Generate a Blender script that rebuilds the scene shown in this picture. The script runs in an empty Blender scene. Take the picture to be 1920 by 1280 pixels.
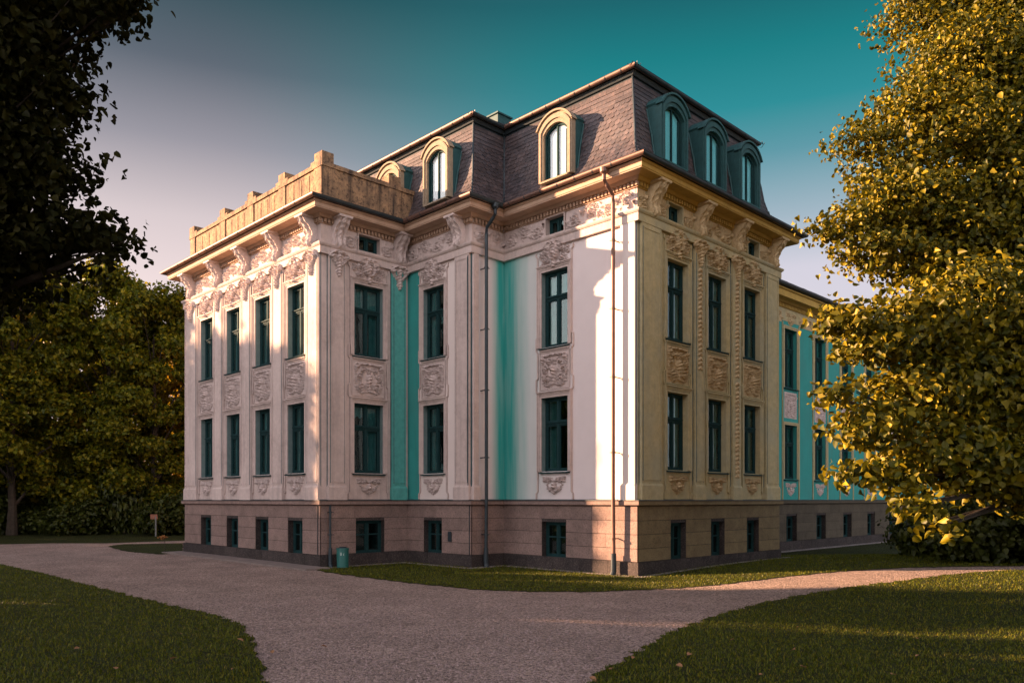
import bpy, bmesh, math, random
import numpy as np
from mathutils import Vector, Matrix
random.seed(7); rng = np.random.default_rng(7)
R = math.radians
scene = bpy.context.scene
COL = scene.collection

# ------------------------------------------------------------------ camera
CAMX, CAMY, EYE = -17.7455, -13.124, 2.1
TH = R(44.52)                                   # view direction measured from +Y towards +X
cam_d = bpy.data.cameras.new('camera'); cam = bpy.data.objects.new('camera', cam_d); COL.objects.link(cam)
cam.location = (CAMX, CAMY, EYE); cam.rotation_euler = (R(90), 0, -TH)
cam_d.sensor_width = 36; cam_d.lens = 1485 / 1920 * 36; cam_d.shift_y = 0.1547
cam_d.clip_start = 0.1; cam_d.clip_end = 3000
scene.camera = cam
RX, RY = math.cos(TH), -math.sin(TH); FX, FY = math.sin(TH), math.cos(TH)
def cw(r, f):                                   # metres to the right of / ahead of the photographer -> world
    return (CAMX + r * RX + f * FX, CAMY + r * RY + f * FY)

# ------------------------------------------------------------------ light
SUN_DIR = Vector((1, -1.49, -0.448)).normalized()
SUN_EL = math.asin(-SUN_DIR.z)
SUN_AZ = math.atan2(-SUN_DIR.x, -SUN_DIR.y)     # from +Y towards +X
sd = bpy.data.lights.new('sun', 'SUN'); sd.energy = 5.0; sd.angle = R(0.5); sd.color = (1.0, 0.575, 0.335)
so = bpy.data.objects.new('sun', sd); COL.objects.link(so)
so.rotation_euler = SUN_DIR.to_track_quat('-Z', 'Y').to_euler(); so.location = (-30, 40, 30)

def build_world():
    w = bpy.data.worlds.new('World'); scene.world = w; w.use_nodes = True
    nt = w.node_tree; N = nt.nodes; L = nt.links; N.clear()
    out = N.new('ShaderNodeOutputWorld'); bg = N.new('ShaderNodeBackground')
    sky = N.new('ShaderNodeTexSky'); sky.sky_type = 'NISHITA'; sky.sun_disc = False
    sky.sun_elevation = SUN_EL; sky.sun_rotation = SUN_AZ; sky.air_density = 1.2; sky.dust_density = 1.5
    tc = N.new('ShaderNodeTexCoord'); sx = N.new('ShaderNodeSeparateXYZ'); L.new(tc.outputs['Generated'], sx.inputs[0])
    def ramp(stops):
        r = N.new('ShaderNodeValToRGB'); e = r.color_ramp.elements
        while len(e) > 1: e.remove(e[-1])
        e[0].position = stops[0][0]; e[0].color = (*stops[0][1], 1)
        for p, c in stops[1:]:
            k = e.new(p); k.color = (*c, 1)
        r.color_ramp.interpolation = 'LINEAR'
        L.new(sx.outputs['Z'], r.inputs[0]); return r
    west = ramp([(0.0, (.84, .64, .60)), (.226, (.82, .66, .65)), (.314, (.62, .52, .53)), (.389, (.28, .26, .295)), (.458, (.09, .105, .13)), (.53, (.012, .05, .06)), (.62, (.10, .13, .15)), (.76, (.46, .42, .50))])
    east = ramp([(0.0, (.74, .64, .68)), (.267, (.60, .57, .65)), (.32, (.33, .42, .49)), (.386, (.095, .28, .335)), (.43, (.014, .235, .265)), (.48, (.0, .18, .195)), (.53, (.0, .105, .12)), (.62, (.05, .12, .15)), (.76, (.46, .42, .50))])
    # azimuth blend: 0 on the sun's side of the sky, 1 on the far side
    dot = N.new('ShaderNodeVectorMath'); dot.operation = 'DOT_PRODUCT'; dot.inputs[1].default_value = (RX, RY, 0)
    L.new(tc.outputs['Generated'], dot.inputs[0])
    mr = N.new('ShaderNodeMapRange'); mr.inputs[1].default_value = -.34; mr.inputs[2].default_value = .12; mr.interpolation_type = 'SMOOTHSTEP'
    L.new(dot.outputs['Value'], mr.inputs[0])
    mx = N.new('ShaderNodeMix'); mx.data_type = 'RGBA'
    L.new(mr.outputs[0], mx.inputs[0]); L.new(west.outputs[0], mx.inputs[6]); L.new(east.outputs[0], mx.inputs[7])
    fill_sky = ramp([(0.0, (2.0, 1.74, 1.74)), (.45, (2.25, 1.98, 2.02)), (.76, (.46, .42, .50))])  # bright unseen sky behind the camera, added as fill for the facades
    dt2 = N.new('ShaderNodeVectorMath'); dt2.operation = 'DOT_PRODUCT'; dt2.inputs[1].default_value = (FX * .9 + RX * .44, FY * .9 + RY * .44, 0); L.new(tc.outputs['Generated'], dt2.inputs[0])
    mr2 = N.new('ShaderNodeMapRange'); mr2.inputs[1].default_value = .1; mr2.inputs[2].default_value = -.4; mr2.interpolation_type = 'SMOOTHSTEP'; L.new(dt2.outputs['Value'], mr2.inputs[0])
    mxs = N.new('ShaderNodeMix'); mxs.data_type = 'RGBA'; L.new(mr2.outputs[0], mxs.inputs[0]); L.new(mx.outputs[2], mxs.inputs[6]); L.new(fill_sky.outputs[0], mxs.inputs[7]); mx = mxs
    sc = N.new('ShaderNodeMix'); sc.data_type = 'RGBA'; sc.blend_type = 'MULTIPLY'; sc.inputs[0].default_value = 1
    sc.inputs[7].default_value = (2.26, 2.26, 2.26, 1); L.new(mx.outputs[2], sc.inputs[6])
    m2 = N.new('ShaderNodeMix'); m2.data_type = 'RGBA'; m2.inputs[0].default_value = .975
    L.new(sky.outputs[0], m2.inputs[6]); L.new(sc.outputs[2], m2.inputs[7])
    L.new(m2.outputs[2], bg.inputs[0]); bg.inputs[1].default_value = 0.1
    L.new(bg.outputs[0], out.inputs[0])
build_world()
vs = scene.view_settings; vs.view_transform = 'Standard'; vs.look = 'None'; vs.gamma = 1; vs.exposure = 2.3
scene.cycles.max_bounces = 6; scene.cycles.diffuse_bounces = 3; scene.cycles.transparent_max_bounces = 12

# ------------------------------------------------------------------ materials
def new_mat(name):
    m = bpy.data.materials.new(name); m.use_nodes = True
    nt = m.node_tree; b = nt.nodes['Principled BSDF']; return m, nt, b
def rgb(c): return (*c, 1)
def surf(name, ca, cb, rough=.85, scale=6, detail=6, speck=None, speck_scale=60, speck_amt=.5, bump=.3, bump_scale=80, bump_dist=.01,
         metal=0, island=0, spec=.3, streak=None, big=None):
    """two-tone noise colour + optional fine speckle + optional vertical streaks + bump"""
    m, nt, b = new_mat(name); N = nt.nodes; L = nt.links
    tc = N.new('ShaderNodeTexCoord'); src = tc.outputs['Object']
    n1 = N.new('ShaderNodeTexNoise'); n1.inputs['Scale'].default_value = scale; n1.inputs['Detail'].default_value = detail; n1.inputs['Roughness'].default_value = .65
    L.new(src, n1.inputs['Vector'])
    mr = N.new('ShaderNodeMapRange'); mr.inputs[1].default_value = .33; mr.inputs[2].default_value = .67; L.new(n1.outputs['Fac'], mr.inputs[0])
    mx = N.new('ShaderNodeMix'); mx.data_type = 'RGBA'; mx.inputs[6].default_value = rgb(ca); mx.inputs[7].default_value = rgb(cb)
    L.new(mr.outputs[0], mx.inputs[0]); col = mx.outputs[2]
    def mixin(fac, c, mode='MIX'):
        nonlocal col
        q = N.new('ShaderNodeMix'); q.data_type = 'RGBA'; q.blend_type = mode
        if isinstance(fac, float): q.inputs[0].default_value = fac
        else: L.new(fac, q.inputs[0])
        L.new(col, q.inputs[6])
        if isinstance(c, tuple): q.inputs[7].default_value = rgb(c)
        else: L.new(c, q.inputs[7])
        col = q.outputs[2]
    def mrange(o, a, bb, c=0., d=1.):
        q = N.new('ShaderNodeMapRange'); q.inputs[1].default_value = a; q.inputs[2].default_value = bb; q.inputs[3].default_value = c; q.inputs[4].default_value = d
        L.new(o, q.inputs[0]); return q.outputs[0]
    if speck:
        n2 = N.new('ShaderNodeTexNoise'); n2.inputs['Scale'].default_value = speck_scale; n2.inputs['Detail'].default_value = 3; n2.inputs['Roughness'].default_value = .8; L.new(src, n2.inputs['Vector'])
        mixin(mrange(n2.outputs['Fac'], .5, .62, 0, speck_amt), speck)
    if streak:                                   # (colour, amount): dirt run-offs stretched along z
        mp = N.new('ShaderNodeMapping'); mp.inputs['Scale'].default_value = (5, 5, .35); L.new(src, mp.inputs[0])
        n3 = N.new('ShaderNodeTexNoise'); n3.inputs['Scale'].default_value = 1; n3.inputs['Detail'].default_value = 5; n3.inputs['Roughness'].default_value = .7; L.new(mp.outputs[0], n3.inputs['Vector'])
        mixin(mrange(n3.outputs['Fac'], .48, .72, 0, streak[1]), streak[0])
    if big:                                      # (colour, amount, scale)
        n4 = N.new('ShaderNodeTexNoise'); n4.inputs['Scale'].default_value = big[2]; n4.inputs['Detail'].default_value = 3; L.new(src, n4.inputs['Vector'])
        mixin(mrange(n4.outputs['Fac'], .42, .66, 0, big[1]), big[0])
    if island:
        g = N.new('ShaderNodeNewGeometry'); v = mrange(g.outputs['Random Per Island'], 0, 1, 1 - island, 1 + island)
        cb_ = N.new('ShaderNodeCombineXYZ')
        for i in range(3): L.new(v, cb_.inputs[i])
        mixin(1.0, cb_.outputs[0], 'MULTIPLY')
    L.new(col, b.inputs['Base Color'])
    b.inputs['Roughness'].default_value = rough; b.inputs['Metallic'].default_value = metal; b.inputs['Specular IOR Level'].default_value = spec
    if bump:
        nb = N.new('ShaderNodeTexNoise'); nb.inputs['Scale'].default_value = bump_scale; nb.inputs['Detail'].default_value = 5; nb.inputs['Roughness'].default_value = .7; L.new(src, nb.inputs['Vector'])
        bp = N.new('ShaderNodeBump'); bp.inputs['Strength'].default_value = bump; bp.inputs['Distance'].default_value = bump_dist
        L.new(nb.outputs['Fac'], bp.inputs['Height']); L.new(bp.outputs[0], b.inputs['Normal'])
    m['_col'] = 0
    return m
M = {}
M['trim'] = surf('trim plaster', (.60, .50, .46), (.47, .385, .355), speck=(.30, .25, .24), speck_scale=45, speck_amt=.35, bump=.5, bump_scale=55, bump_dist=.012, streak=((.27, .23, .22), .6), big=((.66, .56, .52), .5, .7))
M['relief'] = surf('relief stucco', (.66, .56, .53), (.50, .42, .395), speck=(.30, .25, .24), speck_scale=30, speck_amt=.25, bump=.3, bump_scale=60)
M['gold_trim'] = surf('bounce-tinted plaster', (.55, .465, .255), (.40, .345, .185), speck=(.26, .23, .16), speck_scale=45, speck_amt=.45, bump=.5, bump_scale=55, bump_dist=.012, streak=((.27, .27, .2), .45), big=((.34, .36, .28), .5, .8))  # C-R set: yellow light bounced off the grass is put into the colour
M['gold_relief'] = surf('bounce-tinted relief stucco', (.62, .50, .30), (.42, .32, .18), speck=(.3, .2, .1), speck_scale=25, speck_amt=.4, bump=.3, bump_scale=60)
M['reveal'] = surf('blue-green shaded reveal', (.19, .27, .265), (.14, .21, .21), speck=(.16, .18, .18), speck_scale=45, speck_amt=.3, bump=.3, bump_scale=55)  # shade on the recessed window sides is put into this colour
M['joint'] = surf('blue-grey painted groove', (.07, .13, .14), (.05, .10, .11), bump=0)
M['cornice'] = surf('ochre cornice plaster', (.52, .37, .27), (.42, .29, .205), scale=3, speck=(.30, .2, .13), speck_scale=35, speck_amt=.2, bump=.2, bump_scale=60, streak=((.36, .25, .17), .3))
M['gold_cornice'] = surf('bounce-tinted cornice plaster', (.54, .36, .09), (.42, .28, .07), scale=3, speck=(.3, .2, .08), speck_scale=35, speck_amt=.3, bump=.2, bump_scale=60, streak=((.33, .24, .09), .35))  # yellow bounce light is included in this cornice colour
M['cream_wall'] = surf('smooth pale wall paint', (.74, .66, .62), (.70, .625, .59), scale=1.2, bump=.12, bump_scale=30, streak=((.62, .57, .54), .2))
M['teal_wall'] = surf('wall with turquoise cast', (.042, .33, .305), (.036, .285, .262), scale=1.2, bump=.12, bump_scale=30, streak=((.05, .22, .20), .55), big=((.06, .27, .25), .5, .8))  # turquoise cast of the shaded panels is put into the wall colour
M['teal_plaster'] = surf('rough plaster with turquoise cast', (.10, .42, .38), (.07, .33, .30), speck=(.16, .24, .22), speck_scale=45, speck_amt=.4, bump=.5, bump_scale=55)  # pilaster by the inner corner, with the shaded turquoise cast in its colour
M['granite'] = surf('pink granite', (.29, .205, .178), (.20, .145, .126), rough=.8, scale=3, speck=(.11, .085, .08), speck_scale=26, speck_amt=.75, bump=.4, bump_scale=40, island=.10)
M['gold_granite'] = surf('bounce-tinted granite', (.23, .18, .095), (.165, .125, .068), rough=.8, scale=3, speck=(.10, .08, .05), speck_scale=26, speck_amt=.7, bump=.4, bump_scale=40, island=.10)  # C-R base: the yellow bounce light is put into the stone colour
M['wing_shade_granite'] = surf('shade-toned wing granite', (.10, .085, .06), (.07, .06, .042), rough=.8, scale=3, speck=(.05, .04, .03), speck_scale=26, speck_amt=.7, bump=.4, bump_scale=40, island=.12)  # shade under the linden is put into this stone's colour
M['dark_granite'] = surf('damp dark granite', (.045, .037, .035), (.02, .018, .018), rough=.8, scale=2.5, speck=(.15, .12, .11), speck_scale=26, speck_amt=.4, bump=.4, bump_scale=40, island=.2)
M['concrete'] = surf('weathered concrete', (.42, .265, .145), (.20, .135, .085), scale=2.5, speck=(.05, .035, .03), speck_scale=9, speck_amt=.75, bump=.8, bump_scale=25, bump_dist=.03, streak=((.035, .028, .026), 1.0))
M['slate'] = surf('slate scales', (.074, .060, .062), (.034, .034, .043), rough=.46, scale=1.3, speck=(.2, .13, .11), speck_scale=12, speck_amt=.3, bump=.25, bump_scale=70, island=.28, spec=.55)
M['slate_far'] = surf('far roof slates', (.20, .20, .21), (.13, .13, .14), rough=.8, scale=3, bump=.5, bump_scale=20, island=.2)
M['copper'] = surf('brown copper gutter', (.20, .115, .085), (.13, .075, .06), rough=.5, scale=4, bump=.1, bump_scale=30, metal=.35, spec=.5)
M['zinc'] = surf('dark zinc flashing', (.03, .05, .06), (.02, .03, .038), rough=.45, scale=4, bump=.1, bump_scale=30, metal=.3, spec=.5)
M['frame'] = surf('dark teal window paint', (.014, .048, .051), (.010, .036, .039), rough=.75, scale=8, bump=.05, spec=.12)
M['dormer_light'] = surf('sunlit cream dormer', (.36, .28, .19), (.24, .20, .145), scale=5, speck=(.15, .12, .09), speck_scale=25, speck_amt=.5, bump=.4, bump_scale=40)  # sunlit tone of the dormers put into the colour
M['dormer_teal'] = surf('shaded teal dormer', (.026, .095, .10), (.018, .066, .07), scale=5, speck=(.02, .06, .07), speck_scale=25, speck_amt=.4, bump=.3, bump_scale=40, rough=.6)  # shaded copy of the dormer tone, for sides away from the sun
M['room'] = surf('dark room', (.012, .02, .02), (.008, .012, .012), bump=0)
M['curtain'] = surf('teal net curtain', (.12, .24, .24), (.07, .16, .165), scale=3, bump=0)
M['white_curtain'] = surf('white roller blind', (.80, .70, .72), (.72, .64, .66), scale=2, bump=0)
M['cyan_curtain'] = surf('pale blue roller blind', (.22, .62, .68), (.18, .52, .58), scale=2, bump=0)
M['bin'] = surf('green painted steel bin', (.02, .14, .125), (.015, .11, .10), rough=.4, scale=10, bump=.05, spec=.5)
M['mark'] = surf('faded white lettering', (.45, .55, .52), (.35, .45, .42), bump=0)
M['signred'] = surf('faded red sign paint', (.26, .12, .08), (.2, .09, .06), bump=0)
M['post'] = surf('grey post', (.16, .18, .18), (.11, .12, .12), bump=.1)
M['bark'] = surf('bark', (.055, .042, .03), (.025, .02, .015), scale=5, bump=1, bump_scale=18, bump_dist=.04)
M['orange_leaf'] = surf('orange leaf', (.36, .16, .05), (.26, .11, .03), bump=0)
M['dry_leaf'] = surf('dry brown leaf', (.30, .16, .08), (.22, .11, .05), bump=0)
M['apron'] = surf('concrete paving', (.24, .20, .18), (.17, .145, .135), scale=3, speck=(.1, .08, .07), speck_scale=40, bump=.4)

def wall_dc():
    """pale wall with the cool cast of the shaded re-entrant corner put into its colour as a turquoise band"""
    m = surf('pale wall with turquoise corner cast', (.74, .67, .66), (.70, .63, .62), scale=1.2, bump=.12, bump_scale=30)
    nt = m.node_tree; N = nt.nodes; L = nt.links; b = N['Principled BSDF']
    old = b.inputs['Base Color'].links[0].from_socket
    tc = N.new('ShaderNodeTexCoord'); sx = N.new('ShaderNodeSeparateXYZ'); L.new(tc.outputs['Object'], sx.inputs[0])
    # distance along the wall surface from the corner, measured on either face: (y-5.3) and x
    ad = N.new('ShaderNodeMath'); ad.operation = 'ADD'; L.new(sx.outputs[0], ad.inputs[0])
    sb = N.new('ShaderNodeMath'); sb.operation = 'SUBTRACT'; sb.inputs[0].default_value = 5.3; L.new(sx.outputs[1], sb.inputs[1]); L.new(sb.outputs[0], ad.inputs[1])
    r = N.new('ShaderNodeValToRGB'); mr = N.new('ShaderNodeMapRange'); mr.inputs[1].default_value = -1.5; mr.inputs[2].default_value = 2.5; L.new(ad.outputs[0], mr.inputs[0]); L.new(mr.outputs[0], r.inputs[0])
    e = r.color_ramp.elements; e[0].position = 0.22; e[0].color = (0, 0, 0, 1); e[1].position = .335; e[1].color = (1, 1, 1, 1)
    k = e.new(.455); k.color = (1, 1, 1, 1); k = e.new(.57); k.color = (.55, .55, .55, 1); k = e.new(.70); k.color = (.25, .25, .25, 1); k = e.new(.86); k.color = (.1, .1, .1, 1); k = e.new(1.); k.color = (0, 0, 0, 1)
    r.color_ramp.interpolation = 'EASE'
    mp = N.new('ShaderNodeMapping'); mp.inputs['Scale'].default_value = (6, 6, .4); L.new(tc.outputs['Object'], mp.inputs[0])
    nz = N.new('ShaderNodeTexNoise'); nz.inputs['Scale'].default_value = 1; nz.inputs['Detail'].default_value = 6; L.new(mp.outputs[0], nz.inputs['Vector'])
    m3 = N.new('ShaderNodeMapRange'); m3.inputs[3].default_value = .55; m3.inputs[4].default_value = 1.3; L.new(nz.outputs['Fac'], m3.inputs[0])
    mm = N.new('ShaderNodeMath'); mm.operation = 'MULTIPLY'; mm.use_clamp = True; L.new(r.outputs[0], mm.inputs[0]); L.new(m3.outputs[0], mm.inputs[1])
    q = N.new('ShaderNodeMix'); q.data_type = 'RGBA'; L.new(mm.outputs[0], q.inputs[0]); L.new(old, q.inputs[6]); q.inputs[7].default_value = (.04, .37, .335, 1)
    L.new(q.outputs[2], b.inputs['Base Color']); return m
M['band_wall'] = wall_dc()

def glass_mat():
    m, nt, b = new_mat('window glass'); N = nt.nodes; L = nt.links; N.remove(b)
    out = N['Material Output']; g = N.new('ShaderNodeBsdfGlossy'); g.inputs['Roughness'].default_value = .03; g.inputs[0].default_value = (.8, .95, .95, 1)
    t = N.new('ShaderNodeBsdfTransparent'); t.inputs[0].default_value = (.72, .88, .88, 1)
    lw = N.new('ShaderNodeLayerWeight'); lw.inputs[0].default_value = .5; fr = N.new('ShaderNodeMath'); fr.operation = 'POWER'; fr.inputs[1].default_value = 4.2; L.new(lw.outputs['Facing'], fr.inputs[0])
    tc = N.new('ShaderNodeTexCoord'); nz = N.new('ShaderNodeTexNoise'); nz.inputs['Scale'].default_value = 1.6; L.new(tc.outputs['Object'], nz.inputs['Vector'])
    bp = N.new('ShaderNodeBump'); bp.inputs['Strength'].default_value = .12; bp.inputs['Distance'].default_value = .05; L.new(nz.outputs['Fac'], bp.inputs['Height']); L.new(bp.outputs[0], g.inputs['Normal'])
    mr = N.new('ShaderNodeMapRange'); mr.inputs[1].default_value = 0; mr.inputs[2].default_value = 1; mr.inputs[3].default_value = .075; mr.inputs[4].default_value = .9; L.new(fr.outputs[0], mr.inputs[0])
    mx = N.new('ShaderNodeMixShader'); L.new(mr.outputs[0], mx.inputs[0]); L.new(t.outputs[0], mx.inputs[1]); L.new(g.outputs[0], mx.inputs[2]); L.new(mx.outputs[0], out.inputs[0])
    return m
M['glass'] = glass_mat()
M['clear_glass'] = glass_mat(); M['clear_glass'].name = 'clear glass'
M['clear_glass'].node_tree.nodes['Transparent BSDF'].inputs[0].default_value = (.93, .97, .97, 1)

def leaf_mat(name, cols, trans=.35, rough=.5, gloss=.25):
    m, nt, b = new_mat(name); N = nt.nodes; L = nt.links
    g = N.new('ShaderNodeNewGeometry'); r = N.new('ShaderNodeValToRGB'); e = r.color_ramp.elements
    while len(e) > 1: e.remove(e[-1])
    e[0].position = 0; e[0].color = rgb(cols[0])
    for i, c in enumerate(cols[1:]):
        k = e.new((i + 1) / (len(cols) - 1)); k.color = rgb(c)
    L.new(g.outputs['Random Per Island'], r.inputs[0]); L.new(r.outputs[0], b.inputs['Base Color'])
    b.inputs['Roughness'].default_value = rough; b.inputs['Specular IOR Level'].default_value = gloss
    t = N.new('ShaderNodeBsdfTranslucent'); L.new(r.outputs[0], t.inputs[0])
    mx = N.new('ShaderNodeMixShader'); mx.inputs[0].default_value = trans; out = N['Material Output']
    L.new(b.outputs[0], mx.inputs[1]); L.new(t.outputs[0], mx.inputs[2]); L.new(mx.outputs[0], out.inputs[0]); return m
M['leaf_gold'] = leaf_mat('golden linden leaves', [(.036, .046, .003), (.085, .09, .005), (.26, .205, .007), (.05, .062, .004), (.13, .115, .006), (.34, .26, .009), (.065, .075, .004)], trans=.2)
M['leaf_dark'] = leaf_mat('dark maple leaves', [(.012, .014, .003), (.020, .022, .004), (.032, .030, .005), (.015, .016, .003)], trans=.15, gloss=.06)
M['leaf_green'] = leaf_mat('olive green leaves', [(.05, .066, .005), (.11, .13, .006), (.26, .22, .010), (.08, .092, .005)], trans=.45)
M['leaf_yellow'] = leaf_mat('yellowing leaves', [(.24, .17, .012), (.34, .24, .014), (.42, .25, .014), (.18, .13, .01)], trans=.5)
M['leaf_shrub'] = leaf_mat('dark shrub leaves', [(.02, .03, .004), (.035, .046, .005), (.05, .06, .006)], trans=.15)
M['grass_blade'] = leaf_mat('grass blades', [(.048, .072, .004), (.085, .11, .005), (.14, .145, .007), (.06, .085, .005), (.20, .165, .012)], trans=.3)

def ground_mat(name, ca, cb, cc, vor, bumpd, dark=None, s1=.6):
    m, nt, b = new_mat(name); N = nt.nodes; L = nt.links
    tc = N.new('ShaderNodeTexCoord'); src = tc.outputs['Object']
    def noise(s, d=5, r=.6):
        n = N.new('ShaderNodeTexNoise'); n.inputs['Scale'].default_value = s; n.inputs['Detail'].default_value = d; n.inputs['Roughness'].default_value = r; L.new(src, n.inputs['Vector']); return n.outputs['Fac']
    def mr(o, a, c, x=0, y=1):
        q = N.new('ShaderNodeMapRange'); q.inputs[1].default_value = a; q.inputs[2].default_value = c; q.inputs[3].default_value = x; q.inputs[4].default_value = y; L.new(o, q.inputs[0]); return q.outputs[0]
    def mix(f, a, c):
        q = N.new('ShaderNodeMix'); q.data_type = 'RGBA'; L.new(f, q.inputs[0])
        for i, v in ((6, a), (7, c)):
            if isinstance(v, tuple): q.inputs[i].default_value = rgb(v)
            else: L.new(v, q.inputs[i])
        return q.outputs[2]
    c = mix(mr(noise(s1), .35, .65), ca, cb)
    c = mix(mr(noise(14, 4), .45, .7, 0, .6), c, cc)
    v = N.new('ShaderNodeTexVoronoi'); v.inputs['Scale'].default_value = vor; L.new(src, v.inputs['Vector'])
    sp = N.new('ShaderNodeSeparateColor'); L.new(v.outputs['Color'], sp.inputs[0])
    q = N.new('ShaderNodeMix'); q.data_type = 'RGBA'; q.blend_type = 'MULTIPLY'; q.inputs[0].default_value = 1; L.new(c, q.inputs[6])
    cb_ = N.new('ShaderNodeCombineXYZ'); val = mr(sp.outputs[0], 0, 1, .45, 1.5)
    for i in range(3): L.new(val, cb_.inputs[i])
    L.new(cb_.outputs[0], q.inputs[7]); c = q.outputs[2]
    c = mix(mr(noise(.9, 6, .7), .44, .66, 0, .45), c, cc)
    if dark: c = mix(mr(noise(40, 2, .5), .60, .66, 0, .8), c, dark)
    L.new(c, b.inputs['Base Color']); b.inputs['Roughness'].default_value = .9; b.inputs['Specular IOR Level'].default_value = .2
    h = N.new('ShaderNodeMath'); h.operation = 'MULTIPLY_ADD'; L.new(v.outputs['Distance'], h.inputs[0]); h.inputs[1].default_value = -1.2; L.new(noise(9, 6, .75), h.inputs[2])
    bp = N.new('ShaderNodeBump'); bp.inputs['Strength'].default_value = 1; bp.inputs['Distance'].default_value = bumpd; L.new(h.outputs[0], bp.inputs['Height']); L.new(bp.outputs[0], b.inputs['Normal'])
    return m
M['gravel'] = ground_mat('pinkish fine gravel', (.46, .35, .30), (.34, .26, .225), (.21, .165, .145), 30, .05, dark=(.09, .07, .065))
M['drip_gravel'] = ground_mat('grey drip strip pebbles', (.40, .36, .34), (.30, .27, .26), (.2, .18, .17), 22, .04)
M['lawn'] = ground_mat('mown lawn soil and grass', (.045, .062, .005), (.028, .042, .004), (.03, .026, .006), 60, .05)

# ------------------------------------------------------------------ helpers
def link(name, me, mat, parent=None):
    o = bpy.data.objects.new(name, me); COL.objects.link(o)
    if mat: me.materials.append(mat) if len(me.materials) == 0 else None
    if parent: o.parent = parent
    return o
def tag(o, label=None, cat=None, group=None, kind=None):
    for k, v in (('label', label), ('category', cat), ('group', group), ('kind', kind)):
        if v: o[k] = v
    return o
def empty(name, loc=(0, 0, 0)):
    o = bpy.data.objects.new(name, None); o.empty_display_size = .3; COL.objects.link(o); o.location = loc; return o
class MB:
    """collects shapes; 'g' = world mapping of (u, d, z): along the wall, out of the wall, up"""
    def __init__(s, face=None):
        s.v = []; s.f = []; s.face = face
    def P(s, u, d, z):
        k = s.face
        if k is None: return (u, -d, z)                    # local frame: outward is -Y
        if k[0] == 'y': return (u, k[1] - d, z)            # wall plane y=c facing -Y
        if k[0] == 'x': return (k[1] - d, u, z)            # wall plane x=c facing -X
        if k[0] == 'w': return (u, d, z)                   # plain world coordinates
    def box(s, u0, u1, d0, d1, z0, z1):
        n = len(s.v)
        for z in (z0, z1):
            for u, d in ((u0, d0), (u1, d0), (u1, d1), (u0, d1)): s.v.append(s.P(u, d, z))
        for q in ((0, 1, 2, 3), (4, 7, 6, 5), (0, 4, 5, 1), (1, 5, 6, 2), (2, 6, 7, 3), (3, 7, 4, 0)): s.f.append([n + i for i in q])
    def quad(s, a, b, c, d):
        n = len(s.v); s.v += [s.P(*a), s.P(*b), s.P(*c), s.P(*d)]; s.f.append([n, n + 1, n + 2, n + 3])
    def prism(s, pts, a0, a1, axis='u'):
        """closed outline extruded along u (pts are (d,z)) or along d (pts are (u,z)) or z (pts (u,d))"""
        n = len(s.v); k = len(pts)
        for a in (a0, a1):
            for p in pts:
                s.v.append(s.P(a, p[0], p[1]) if axis == 'u' else s.P(p[0], a, p[1]) if axis == 'd' else s.P(p[0], p[1], a))
        s.f.append([n + i for i in range(k)]); s.f.append([n + k + i for i in range(k)][::-1])
        for i in range(k):
            j = (i + 1) % k; s.f.append([n + i, n + j, n + k + j, n + k + i])
    def ring(s, outer, inner, d0, d1, close=True):
        """band between two outlines (same count, (u,z)), extruded from d0 to d1"""
        n = len(s.v); k = len(outer)
        for d in (d0, d1):
            for lst in (outer, inner):
                for p in lst: s.v.append(s.P(p[0], d, p[1]))
        m = k if close else k - 1
        for i in range(m):
            j = (i + 1) % k
            o0, o1, i0, i1 = n + i, n + j, n + k + i, n + k + j
            O0, O1, I0, I1 = o0 + 2 * k, o1 + 2 * k, i0 + 2 * k, i1 + 2 * k
            s.f += [[o0, o1, i1, i0], [O0, I0, I1, O1], [o0, O0, O1, o1], [i0, i1, I1, I0]]
        if not close:
            for i in (0, k - 1): s.f.append([n + i, n + k + i, n + 3 * k + i, n + 2 * k + i])
    def frame(s, u0, u1, z0, z1, w, d0, d1):
        s.box(u0, u0 + w, d0, d1, z0, z1); s.box(u1 - w, u1, d0, d1, z0, z1)
        s.box(u0 + w, u1 - w, d0, d1, z1 - w, z1); s.box(u0 + w, u1 - w, d0, d1, z0, z0 + w)
    def tube(s, pts, rad, seg=8, world=False):
        pts = [Vector(p) for p in pts]; n0 = len(s.v); k = len(pts)
        if not hasattr(rad, '__len__'): rad = [rad] * k
        for i, p in enumerate(pts):
            t = (pts[min(i + 1, k - 1)] - pts[max(i - 1, 0)]).normalized()
            a = t.cross(Vector((0, 0, 1)) if abs(t.z) < .9 else Vector((1, 0, 0))).normalized(); b = t.cross(a)
            for j in range(seg):
                an = 2 * math.pi * j / seg; q = p + (a * math.cos(an) + b * math.sin(an)) * rad[i]
                s.v.append(s.P(*q) if not world else tuple(q))
        for i in range(k - 1):
            for j in range(seg):
                s.f.append([n0 + i * seg + j, n0 + i * seg + (j + 1) % seg, n0 + (i + 1) * seg + (j + 1) % seg, n0 + (i + 1) * seg + j])
        s.f.append([n0 + j for j in range(seg)]); s.f.append([n0 + (k - 1) * seg + j for j in range(seg)][::-1])
    def mesh(s, name, recalc=True, smooth=False):
        me = bpy.data.meshes.new(name); me.from_pydata(s.v, [], s.f); me.update()
        if recalc:
            bm = bmesh.new(); bm.from_mesh(me); bmesh.ops.recalc_face_normals(bm, faces=bm.faces); bm.to_mesh(me); bm.free()
        if smooth: me.shade_smooth()
        return me
    def build(s, name, mat, parent=None, recalc=True, smooth=False):
        me = s.mesh(name, recalc, smooth); me.materials.append(mat); return link(name, me, None, parent)
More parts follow.
